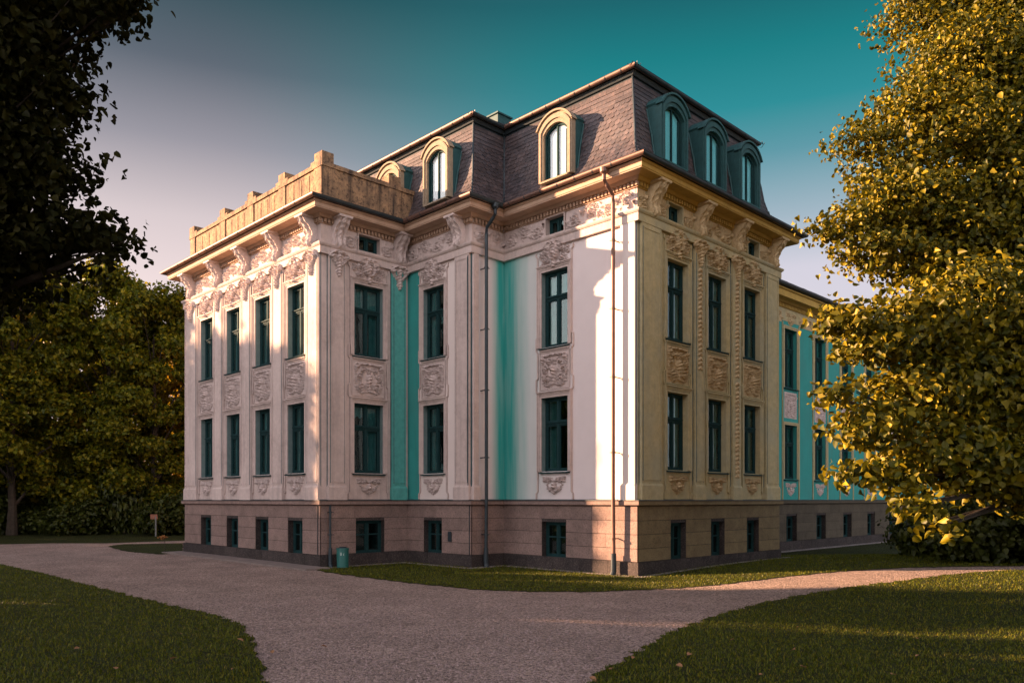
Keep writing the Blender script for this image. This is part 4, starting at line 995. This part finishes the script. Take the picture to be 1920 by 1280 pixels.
def inside(P, x, y):
    r = np.zeros(len(x), bool); n = len(P); j = n - 1
    for i in range(n):
        xi, yi = P[i]; xj, yj = P[j]; c = ((yi > y) != (yj > y)); t = (xj - xi) * (y - yi) / ((yj - yi) if abs(yj - yi) > 1e-9 else 1e-9) + xi; r ^= c & (x < t); j = i
    return r
def blades(name, regions, n_try, hmin, hmax, wid, rmax, mat, rmin=6, seed=1, edge=False):
    g_ = np.random.default_rng(seed)
    f = rmin + (rmax - rmin) * g_.random(n_try) ** 1.15; ang = (g_.random(n_try) * 2 - 1) * .62; r = np.tan(ang) * f
    x = CAMX + r * RX + f * FX; y = CAMY + r * RY + f * FY
    ok = np.zeros(n_try, bool)
    for k in regions: ok |= inside(LP[k], x, y)
    x, y, f = x[ok], y[ok], f[ok]; n = len(x)
    clump = .6 + .4 * np.sin(x * 3.1 + np.sin(y * 2.3) * 2) * np.sin(y * 2.7 + x)
    h = (hmin + (hmax - hmin) * g_.random(n) ** 2) * (.7 + .5 * clump); w = wid * (.6 + .8 * g_.random(n)) * (1 + f / 22); a = g_.random(n) * 6.283; ln = (g_.random(n) * .9 + .1) * h
    cx, cy = np.cos(a), np.sin(a); lx, ly = -cy * ln, cx * ln
    z0 = .008 + hill(x, y)
    V = np.empty((n, 5, 3)); V[:, 0] = np.stack([x - cx * w, y - cy * w, z0], 1); V[:, 1] = np.stack([x + cx * w, y + cy * w, z0], 1)
    V[:, 2] = np.stack([x + cx * w * .7 + lx * .45, y + cy * w * .7 + ly * .45, z0 + h * .62], 1); V[:, 3] = np.stack([x - cx * w * .7 + lx * .45, y - cy * w * .7 + ly * .45, z0 + h * .62], 1)
    V[:, 4] = np.stack([x + lx * 1.1, y + ly * 1.1, z0 + h], 1)
    idx = np.arange(n)[:, None] * 5; q = (idx + np.array([0, 1, 2, 3])); t = idx + np.array([3, 2, 4])
    loops = np.concatenate([q, t], 1).ravel(); ls = np.tile([0, 4], n) + np.repeat(np.arange(n) * 7, 2); lt = np.tile([4, 3], n)
    me = bpy.data.meshes.new(name); me.vertices.add(n * 5); me.vertices.foreach_set('co', V.ravel()); me.loops.add(len(loops)); me.loops.foreach_set('vertex_index', loops.astype(np.int32))
    me.polygons.add(n * 2); me.polygons.foreach_set('loop_start', ls.astype(np.int32)); me.polygons.foreach_set('loop_total', lt.astype(np.int32)); me.update(); me.validate(); me.materials.append(mat)
    o = link(name, me, None); tag(o, label='short mown grass blades growing over the lawns', cat='grass', kind='stuff'); return o
blades('grass', ['left', 'right', 'front', 'island'], 330000, .018, .055, .0045, 30, M['grass_blade'])

def gravel_stones(n):
    g_ = np.random.default_rng(5); f = 8 + 9 * g_.random(n) ** 1.5; r = np.tan((g_.random(n) * 2 - 1) * .6) * f
    x = CAMX + r * RX + f * FX; y = CAMY + r * RY + f * FY; ok = np.ones(n, bool)
    for k in ('left', 'right', 'front'): ok &= ~inside(LP[k], x, y)
    x, y = x[ok], y[ok]; n = len(x); s = .006 + .012 * g_.random(n) ** 3; a = g_.random(n) * 6.28
    base = np.array([[1, 0, 0], [0, 1, 0], [-1, 0, 0], [0, -1, 0], [0, 0, .8]]); V = np.empty((n, 5, 3))
    for i, b in enumerate(base):
        sx, sy = b[0] * s * (.7 + .6 * g_.random(n)), b[1] * s * (.7 + .6 * g_.random(n)); V[:, i, 0] = x + sx * np.cos(a) - sy * np.sin(a); V[:, i, 1] = y + sx * np.sin(a) + sy * np.cos(a); V[:, i, 2] = b[2] * s + hill(x, y)
    F = (np.arange(n)[:, None, None] * 5 + np.array([[0, 1, 4], [1, 2, 4], [2, 3, 4], [3, 0, 4]])).reshape(-1)
    me = bpy.data.meshes.new('pebbles'); me.vertices.add(n * 5); me.vertices.foreach_set('co', V.ravel()); me.loops.add(len(F)); me.loops.foreach_set('vertex_index', F.astype(np.int32))
    me.polygons.add(n * 4); me.polygons.foreach_set('loop_start', (np.arange(n * 4) * 3).astype(np.int32)); me.polygons.foreach_set('loop_total', np.full(n * 4, 3, np.int32)); me.update(); me.materials.append(M['pebble'])
    tag(link('pebbles', me, None), label='loose pebbles scattered over the gravel path', cat='pebbles', kind='stuff')
M['pebble'] = leaf_mat('pebbles', [(.14, .10, .095), (.34, .25, .235), (.46, .35, .33), (.22, .17, .16)], trans=0, rough=.8)
gravel_stones(60000)

# ------------------------------------------------------------------ foliage
def leaf_cloud(lobes, n, size, seed, squash=.75, cl=.30, per=9, shell=.55, droop=.35, taper=False):
    """lobes: (x,y,z,rx,ry,rz). leaves gather in sprays spread through each lobe, denser near its surface"""
    g_ = np.random.default_rng(seed); L_ = np.array(lobes, float); vol = (L_[:, 3] * L_[:, 4] * L_[:, 5]) ** .72; pr = vol / vol.sum()
    nc = max(1, n // per); k = g_.choice(len(L_), nc, p=pr); d = g_.normal(size=(nc, 3)); d /= np.linalg.norm(d, axis=1)[:, None]
    rad = shell + (1 - shell) * g_.random(nc) ** .8; rad *= 1 + .06 * g_.normal(size=nc)
    c = L_[k, :3] + d * L_[k, 3:] * rad[:, None]
    ci = np.repeat(np.arange(nc), per); m = len(ci)
    p = c[ci] + np.clip(g_.normal(size=(m, 3)), -1.9, 1.9) * cl * np.array([1, 1, .5])
    out = d[ci]; out = out + g_.normal(size=(m, 3)) * .75 + np.array([0, 0, .55]); nrm = out / np.linalg.norm(out, axis=1)[:, None]
    t = g_.normal(size=(m, 3)); t[:, 2] -= droop * 2; t -= (t * nrm).sum(1)[:, None] * nrm; t /= np.linalg.norm(t, axis=1)[:, None] + 1e-9
    b = np.cross(nrm, t); s = size * (.5 + .8 * g_.random(m))[:, None]; s = s * (np.clip(1.15 - .045 * p[:, 2:3], .72, 1.1) if taper else 1); bend = (.10 + .25 * g_.random(m))[:, None]
    V = np.empty((m, 8, 3)); V[:, 0] = p; V[:, 4] = p + t * s * 1.05 - nrm * s * bend * 1.1
    for q, (l_, w_, u_) in enumerate(((.12, .34, .9), (.42, .46, 1.0), (.76, .27, .4))):
        V[:, 1 + q] = p + t * s * l_ + b * s * w_ + nrm * s * bend * u_; V[:, 7 - q] = p + t * s * l_ - b * s * w_ + nrm * s * bend * u_
    idx = np.arange(m)[:, None] * 8; loops = np.concatenate([idx + np.array([0, 1, 2, 3, 4]), idx + np.array([0, 4, 5, 6, 7])], 1).ravel()
    me = bpy.data.meshes.new('crown'); me.vertices.add(m * 8); me.vertices.foreach_set('co', V.ravel()); me.loops.add(len(loops)); me.loops.foreach_set('vertex_index', loops.astype(np.int32))
    me.polygons.add(m * 2); me.polygons.foreach_set('loop_start', (np.arange(m * 2) * 5).astype(np.int32)); me.polygons.foreach_set('loop_total', np.full(m * 2, 5, np.int32)); me.update()
    return me
def limbs_mesh(base_r, height, lobes, seed, lean=(0, 0), fork=.4):
    rs = random.Random(seed); mb = MB(('w', 0)); top = Vector((lean[0], lean[1], height))
    n = 8; pts = [Vector((lean[0] * (i / n) ** 1.5 + rs.uniform(-.06, .06) * (i > 0), lean[1] * (i / n) ** 1.5 + rs.uniform(-.06, .06) * (i > 0), height * i / n)) for i in range(n + 1)]
    mb.tube(pts, [base_r * (1.35 if i == 0 else 1 - .8 * i / n) for i in range(n + 1)], 9)
    for l in lobes:
        e = Vector(l[:3]); t = max(fork * .6, min(.95, (e.z / height) * .75)); s = pts[int(t * n)].copy(); mid = (s + e) / 2 + Vector((0, 0, rs.uniform(.1, .5)))
        r0 = base_r * (1 - .8 * t) * .55; mb.tube([s, s.lerp(mid, .5), mid, mid.lerp(e, .6), e], [r0, r0 * .8, r0 * .6, r0 * .38, r0 * .15], 6)
        for q in range(3):
            a = rs.uniform(0, 6.28); d_ = Vector((math.cos(a) * l[3], math.sin(a) * l[4], rs.uniform(-.3, .7) * l[5])) * .75; mb.tube([mid.lerp(e, .5), mid.lerp(e, .6) + d_ * .5, e + d_], [r0 * .35, r0 * .22, r0 * .06], 5)
    return mb.mesh('trunk', True)
def tree(loc, crown_me, trunk_me, label, group=None, rz=0, sc=(1, 1, 1), name='tree', cat='tree'):
    t = empty(name, (loc[0], loc[1], float(hill(loc[0], loc[1])) if abs(loc[0]) < 30 else 0)); t.rotation_euler = (0, 0, rz); t.scale = sc; tag(t, label, cat, group)
    for me, nm in ((crown_me, 'crown'), (trunk_me, 'trunk')):
        if me is None: continue
        o = bpy.data.objects.new(nm, me); COL.objects.link(o); o.parent = t
    return t
def bushy(seed, h, r, z0, n):
    """generic broadleaf crown as a pile of boughs"""
    rs = random.Random(seed); L_ = []
    for i in range(n):
        t = (i + .5) / n; z = z0 + (h - z0) * t; rr = r * math.sin(math.pi * min(1, .18 + .80 * t)) ** .6
        a = i * 2.4 + rs.uniform(-.4, .4); q = rr * rs.uniform(.35, .7); s = rs.uniform(.32, .48) * r * (1.1 - .35 * t)
        L_.append((q * math.cos(a), q * math.sin(a), min(z, h - s * .7), s * 1.15, s * 1.15, s * .8))
    L_.append((0, 0, h - r * .35, r * .4, r * .4, r * .35)); return L_

# right foreground linden, built bough by bough (metres right / ahead of the photographer, height)
RT = cw(13.4, 18.6)
def lobe_c(r, f, z, a, b, c):
    x, y = cw(r, f); return (x - RT[0], y - RT[1], z, a, b, c)
right_lobes = [lobe_c(*q) for q in [
    (10.3, 17, 14.6, 1.3, 1.3, 1.0), (12.0, 17.5, 14.0, 2.2, 2.2, 1.6), (9.7, 16.5, 12.3, 1.5, 1.5, .9), (11.6, 16.5, 11.6, 2.0, 2.0, 1.5),
    (9.0, 16, 10.4, 1.5, 1.5, .9), (8.0, 15.6, 9.5, 1.1, 1.1, .55), (10.6, 16, 9.6, 1.9, 1.9, 1.2), (12.6, 17, 9.2, 2.2, 2.2, 1.8),
    (7.7, 15.2, 7.4, 1.25, 1.2, .6), (9.2, 15.6, 7.6, 1.5, 1.5, .85), (10.9, 15.5, 7.2, 1.8, 1.8, 1.1), (8.6, 15.5, 6.6, 1.0, 1.0, .4), 
    (8.45, 16.5, 11.9, .9, .9, .7), (6.9, 15.5, 8.75, .75, .75, .38), (7.3, 15.5, 8.1, .8, .8, .5), (6.35, 15, 6.95, .75, .75, .40), (7.0, 15, 6.4, .9, .9, .45), (7.6, 15, 7.3, 1.0, 1.0, .7),
    (5.45, 13, 4.75, .55, .55, .26), (6.0, 13, 4.35, .75, .75, .36), (6.9, 13.4, 4.7, 1.0, 1.0, .75), (5.15, 12.6, 3.40, .40, .40, .18), (5.75, 12.7, 2.95, .65, .65, .35), (6.7, 13.2, 3.6, .9, .9, .6), (5.45, 12.5, 2.2, .42, .42, .16), (6.1, 12.6, 2.1, .55, .55, .28), (6.9, 13, 2.6, .85, .85, .55), (6.1, 12, 1.65, .35, .35, .13), (6.6, 12.2, 1.35, .35, .35, .10),
    (7.9, 13.8, 5.2, 1.1, 1.1, .8), (7.8, 13.8, 3.8, 1.1, 1.1, .8), (7.9, 13.8, 2.5, 1.1, 1.1, .7), (8.2, 15, 8.8, 1.2, 1.2, .9), (8.3, 15.2, 6.6, 1.2, 1.2, .8), (9.0, 15.5, 10.2, 1.2, 1.2, 1.0), (9.4, 14.6, 5.2, 1.5, 1.5, .9), (11.2, 15.5, 5.2, 1.7, 1.7, 1.1),
    (9.0, 14.2, 3.6, 1.3, 1.3, .9), (9.9, 14.4, 3.6, 1.4, 1.4, .8), (8.7, 13.6, 2.2, 1.1, 1.1, .5),
    (11.0, 16, 13, 2.0, 2, 2.2), (10.6, 16, 10.8, 1.8, 1.8, 1.6), (10.2, 15.6, 8.6, 1.7, 1.7, 1.2), (10.0, 15.2, 6.4, 1.6, 1.6, 1.2), (9.8, 14.8, 4.5, 1.5, 1.5, 1.0), (8.9, 14.2, 4.4, 1.2, 1.2, .8), (10.2, 14.8, 3.0, 1.5, 1.5, 1.0), (11.3, 15, 4.2, 1.6, 1.6, 1.4), (9.4, 14.0, 2.1, 1.1, 1.1, .6), (11, 15, 2.2, 1.3, 1.3, .7), (12.4, 16, 7.6, 2, 2, 1.8),
    (12.6, 16.5, 3.2, 1.6, 1.6, 1.3), (13.5, 17, 6.5, 2, 2, 2), (14, 18, 12, 2.5, 2.5, 2.5)]]
me = leaf_cloud(right_lobes, 200000, .118, 11, cl=.16, per=9, shell=.35, taper=True); me.materials.append(M['leaf_gold'])
tm = limbs_mesh(.30, 12.5, right_lobes, 3, (-.8, .3)); tm.materials.append(M['bark'])
tree(RT, me, tm, 'large golden-leaved linden in the right foreground with low sunlit boughs hanging before the wing', name='linden_tree')

# left foreground maple: dark overhanging canopy
LT = cw(-11.5, 12.5)
def lobe_l(r, f, z, a, b, c):
    x, y = cw(r, f); return (x - LT[0], y - LT[1], z, a, b, c)
left_lobes = [lobe_l(*q) for q in [
    (-7.6, 11, 9.6, 1.4, 1.4, .9), (-6.3, 10.8, 9.3, .9, .9, .45), (-5.35, 10.6, 8.7, .55, .55, .22), (-8.5, 11.5, 8.3, 1.5, 1.5, 1.0), (-6.9, 11, 8.2, .95, .95, .75), (-6.15, 10.8, 7.6, .55, .55, .45),
    (-7.2, 11, 7.1, 1.1, 1.1, .75), (-8.6, 11.5, 6.6, 1.4, 1.4, .9), (-6.25, 10.8, 6.6, .65, .65, .45), (-7.0, 11, 6.1, 1.0, 1.0, .45), (-5.85, 10.8, 5.75, .7, .7, .28), (-5.35, 10.6, 5.5, .38, .38, .16), (-6.6, 10.9, 5.5, .9, .9, .30),
    (-8.0, 11.3, 5.5, 1.1, 1.1, .45), (-8.0, 11.2, 5.0, .8, .8, .25), (-10.5, 12, 10.8, 2.4, 2.4, 2.0), (-10.5, 12, 7.5, 2.0, 2.0, 1.8), (-8.0, 11, 11.3, 1.8, 1.8, 1.0), (-6.2, 10.8, 10.4, 1.1, 1.1, .5),
    (-7.9, 11, 7.9, 1.5, 1.2, 1.2), (-7.6, 11, 9.0, 1.3, 1.2, 1.0), (-7.8, 11, 6.4, 1.3, 1.2, 1.0), (-7.3, 11, 10.0, 1.5, 1.2, .8), (-8.6, 11.5, 5.4, 1.3, 1.2, .8), (-9.5, 12, 6.4, 1.5, 1.5, 1.2), (-6.9, 10.9, 6.9, .9, .9, .6), (-7.6, 11.2, 5.2, 1.1, 1.0, .5), (-6.2, 10.8, 9.0, .9, .8, .5), (-6.7, 10.9, 8.4, 1.0, .8, .8)]]
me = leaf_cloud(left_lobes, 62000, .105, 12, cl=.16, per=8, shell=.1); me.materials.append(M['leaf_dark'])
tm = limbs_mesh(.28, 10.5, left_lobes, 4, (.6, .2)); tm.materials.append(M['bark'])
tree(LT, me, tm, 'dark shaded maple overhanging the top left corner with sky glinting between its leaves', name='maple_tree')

# two big unseen trees added behind the photographer to dim the near path and lawn
OVL = bushy(60, 15, 6.0, 6.0, 14); ovm = leaf_cloud(OVL, 24000, .34, 62, cl=.4, per=9, shell=.3); ovm.materials.append(M['leaf_green']); ovt = limbs_mesh(.3, 12, OVL[::2], 63); ovt.materials.append(M['bark'])
tree(cw(-4.5, -4.8), ovm, ovt, 'big unseen park tree added behind the viewpoint, to its left, to dim the near ground', rz=0, name='unseen_park_tree')
tree(cw(6.5, -3.6), ovm, ovt, 'big unseen park tree added behind the viewpoint, to its right, to dim the near ground', rz=2, name='unseen_park_tree')

# background row
BG = []
for s in range(3):
    rs = random.Random(20 + s); L_ = []
    for i in range(40):                                    # many small boughs, thinning out towards the ground
        t_ = (i + .5) / 40; z = 16.2 - 13.4 * t_ ** 1.25; rr = 3.9 * math.sin(math.pi * min(.97, .16 + .62 * (1 - (z - 2) / 14.2) + .1)) ** .7 if z > 5 else 3.0
        a = i * 2.4 + rs.uniform(-.5, .5); q = rr * rs.uniform(.25, 1) ** .7; b = rs.uniform(.75, 1.35)
        L_.append((q * math.cos(a), q * math.sin(a), z - b * .5, b * 1.2, b * 1.2, b * .75))
    c = leaf_cloud(L_, 30000, .23, 30 + s, cl=.24, per=10, shell=.25); t = limbs_mesh(.26, 13.5, L_[::2], 40 + s); t.materials.append(M['bark']); BG.append((c, t))
variants = {}
def bg_crown(i, mat):
    k = (i, mat)
    if k not in variants: m_ = BG[i][0].copy(); m_.materials.append(M[mat]); variants[k] = m_
    return variants[k]
row = [(-40, 50, 1.05, 'leaf_green', 'olive tree at the far left edge of the tree row'), (-34.5, 51, 1.02, 'leaf_green', 'second tree of the back row, tall and olive green, half behind the dark maple'), (-30.0, 47.5, .98, 'leaf_green', 'rounded olive-green tree of the back row with the brightest sunlit top'),
       (-26.0, 51, 1.03, 'leaf_green', 'tallest darker green tree of the back row, right of the bright rounded one'), (-22.6, 50, .93, 'leaf_green', 'narrow dark tree of the back row with a stepped right outline'), (-20.5, 55, .95, 'leaf_yellow', 'yellowing tree of the back row beside the house corner'),
       (-17.5, 57, .90, 'leaf_yellow', 'yellow-leaved tree partly hidden behind the left end of the house'), (-37, 63, 1.1, 'leaf_yellow', 'sunlit yellow tree glimpsed between trunks at the far left'), (-31, 66, 1.0, 'leaf_yellow', 'golden tree glimpsed deep behind the olive trees'), (-26, 64, 1.0, 'leaf_yellow', 'golden tree showing through the gap left of the signpost'), (-45, 66, 1.1, 'leaf_yellow', 'hindmost yellow tree beyond the far left edge')]
for i, (r, f, s, mt, lb) in enumerate(row):
    tree(cw(r, f), bg_crown(i % 3, mt), BG[i % 3][1], lb, 'trees behind the far lawn', rz=i * 1.3, sc=(s, s, s), name='broadleaf_tree')
# understorey shrubs
sl = [(0, 0, .9, 1.5, 1.5, .9), (1.0, .3, .7, 1, 1, .7), (-1.0, -.3, .8, 1.1, 1.1, .8), (.3, -.6, 1.4, .9, .9, .8)]
shr = leaf_cloud(sl, 5200, .17, 50, cl=.2, per=8, shell=.3); shr.materials.append(M['leaf_shrub'])
k = 0
names = ['behind the far lawn at the left edge of the view', 'second from the left behind the far lawn', 'third from the left behind the far lawn', 'fourth from the left behind the far lawn', 'fifth from the left behind the far lawn', 'sixth from the left behind the far lawn', 'behind the signpost', 'between the signpost and the house', 'partly hidden by the left end of the house']
for i in range(9):
    hs = (1.5, .9, 1.9, 1.1, 2.3, .8, 1.3, 1.0, 1.7)[i]
    tree(cw(-32 + i * 1.9, 48.5 + (i % 3) * 1.2), shr, None, 'dark bushy shrub ' + names[i], 'shrubs under the back trees', rz=i * 2.1, sc=(1.15, 1.15, hs), name='shrub', cat='shrub')
rn = ['against the wing, left of the others', 'second from the left before the wing, behind the linden', 'third before the wing under the linden boughs', 'under the linden, near its trunk', 'at the right edge under the linden']
for i, (r, f, s) in enumerate([(14.2, 27, .9), (15.6, 25.5, 1.1), (17.2, 25, 1.25), (13.6, 22.5, 1.0), (15.2, 21.5, 1.2)]):
    tree(cw(r, f), shr, None, 'dark shaded shrub ' + rn[i], 'shrubs under the linden', rz=i * 1.7, sc=(s, s, s), name='shrub', cat='shrub')

# trees outside the picture on the sun's side: they cast the long evening shade
def sunpos(w, al): return ((al + 1.49 * w) / 1.795, (-1.49 * al + w) / 1.795)
SH = []
for s in range(2):
    L_ = bushy(70 + s, 10, 3.0, .8, 16) + [(0, 0, z, 2.3, 2.3, 1.2) for z in (1.2, 3, 5, 7, 8.4)]; c = leaf_cloud(L_, 15000, .36, 80 + s, cl=.34, per=9, shell=.2); c.materials.append(M['leaf_green']); t = limbs_mesh(.2, 8.5, L_[::3], 90 + s); t.materials.append(M['bark']); SH.append((c, t))
shade = [(-27.5, 14.5, 4.2), (-22.5, 13.6, 3.6), (-18.0, 14.0, 3.6), (-14.4, 14.0, 3.0), (-11.6, 14.2, 2.2), (-4.9, 14.2, 2.1), (-6.9, 14.4, 2.3), (-9.6, 13.9, 1.8), (-3.9, 12.8, 1.3), (-2.6, 11.8, 1.7), (-.9, 11.3, 1.6), (.5, 11.1, 1.3), (2.9, 15.6, 1.7), (4.9, 16.2, 3.0), (8.2, 17.2, 3.4), (12.2, 12.5, 3.3), (17, 9, 3.6), (22, 8.5, 4), (28, 8, 4), (34, 8, 4)]
PL = leaf_cloud([(0, 0, z, 1.0, 1.0, .8) for z in np.arange(1, 14.4, .55)], 16000, .26, 95, cl=.12, per=8, shell=.1); PL.materials.append(M['leaf_green'])
for w, al, lb in ((1.80, -43, 'nearer columnar poplar of the western row, outside the view'), (1.84, -50, 'farther columnar poplar of the western row, outside the view')): tree(sunpos(w, al), PL, SH[0][1], lb, name='poplar')
for i, (w, h, rr) in enumerate(shade):
    tree(sunpos(w, -45 - (i % 2) * 2.5), SH[i % 2][0], SH[i % 2][1], 'park tree of the western row that shades the path, outside the view', 'western park trees', rz=i * 1.9, sc=(rr / 3.6, rr / 3.6, h / 10), name='unseen_park_tree')

# ------------------------------------------------------------------ small things
bn = empty('litter_bin', (-4.30, 8.02, .02)); tag(bn, 'green cylindrical litter bin standing at the left corner of the house', 'litter bin')
def cyl(r0, r1, z0, z1, n=28, cx=0, cy=0):
    m_ = MB(('w', 0)); m_.tube([(cx, cy, z0), (cx, cy, z0 + .001), (cx, cy, z1 - .001), (cx, cy, z1)], [r0, r0, r1, r1], n); return m_
b = cyl(.175, .185, 0, .56); b.build('body', M['bin'], bn)
b = cyl(.20, .20, .561, .60); b.build('rim', M['bin'], bn); b = cyl(.15, .10, .601, .64); b.build('lid', M['zinc'], bn)
b = MB(('w', 0))
def mark(pts): 
    for a, z0, a1, z1 in pts:
        for k in range(3):
            q0, q1 = a + (a1 - a) * k / 3, a + (a1 - a) * (k + 1) / 3
            P_ = lambda q, z: (.189 * math.cos(q), .189 * math.sin(q), z)
            b.quad(P_(q0, z0), P_(q1, z0), P_(q1, z1), P_(q0, z1))
A0 = math.atan2(CAMY - 8.02, CAMX + 4.30)
def bar(u0, u1, z0, z1): mark([(A0 + u0 / .185, z0, A0 + u1 / .185, z1)])
for u0, u1, z0, z1 in ((-.075, -.06, .38, .47), (-.045, -.03, .38, .47), (-.06, -.045, .38, .393), (-.06, -.045, .418, .431), (-.06, -.045, .457, .47), (.015, .028, .38, .44), (.028, .05, .38, .39), (.028, .05, .43, .44)): bar(u0, u1, z0, z1)
b.build('lettering', M['mark'], bn, recalc=False)
sp = empty('signpost', (*cw(-20.6, 45.8), 0)); tag(sp, 'small reddish sign on a thin grey post on the far lawn', 'sign')
b = cyl(.045, .045, 0, 1.15, 10); b.build('post', M['post'], sp)
b = MB(('w', 0)); b.box(-.30, .10, -.03, .03, 1.0, 1.28); o = b.build('sign_plate', M['signred'], sp); o.rotation_euler = (0, 0, -TH)
fl = empty('garden_flower', (-5.40, 19.3, 0)); tag(fl, 'thin drooping orange flower on a stalk at the edge of the small lawn', 'flower')
b = MB(('w', 0)); b.tube([(0, 0, 0), (.02, .02, .35), (-.02, .02, .62)], [.012, .01, .008], 5); b.build('stalk', M['bark'], fl)
me = leaf_cloud([(-.05, .02, .64, .14, .14, .05)], 40, .08, 61, cl=.04, per=4, shell=.2); me.materials.append(M['orange_leaf']); o = bpy.data.objects.new('blossom', me); COL.objects.link(o); o.parent = fl

lf = MB(('w', 0)); lf.v = [(0, 0, 0), (.03, .035, .018), (.07, .03, .012), (.10, 0, .0), (.07, -.03, .014), (.03, -.035, .02), (.05, 0, .002)]; lf.f = [[0, 6, 1], [1, 6, 2], [2, 6, 3], [3, 6, 4], [4, 6, 5], [5, 6, 0]]
lm = lf.mesh('fallen_leaf', True); lm.materials.append(M['dry_leaf'])
rs = random.Random(77); spots = [(-4.8, 9.6), (-6.0, 11.0), (2.4, 10.6), (3.9, 10.9), (5.6, 9.6), (1.6, 10.4), (-3.2, 10.6), (4.1, 9.9), (1.95 + 0.1, 9.9), (1.2, 9.6), (3.6, 9.7), (5.3, 10.4), (.9, 9.2), (4.5, 9.3), (2.9, 9.3), (-3.9, 11.5), (-2.7, 11.2), (-5.1, 12.2), (-4.4, 10.2), (-3.4, 9.7), (6.0, 11.8), (3.2, 11.6), (4.6, 12.8)]
for r, f in spots:
    x, y = cw(r, f); o = bpy.data.objects.new('fallen_leaf', lm); COL.objects.link(o); o.location = (x, y, .05 + float(hill(x, y))); o.rotation_euler = (rs.uniform(-.4, .4), rs.uniform(-.4, .4), rs.uniform(0, 6.3)); s = rs.uniform(.6, 1.1); o.scale = (s, s, s)
    tag(o, 'small dry brown leaf fallen on the foreground grass', 'leaf', 'fallen leaves on the lawns')
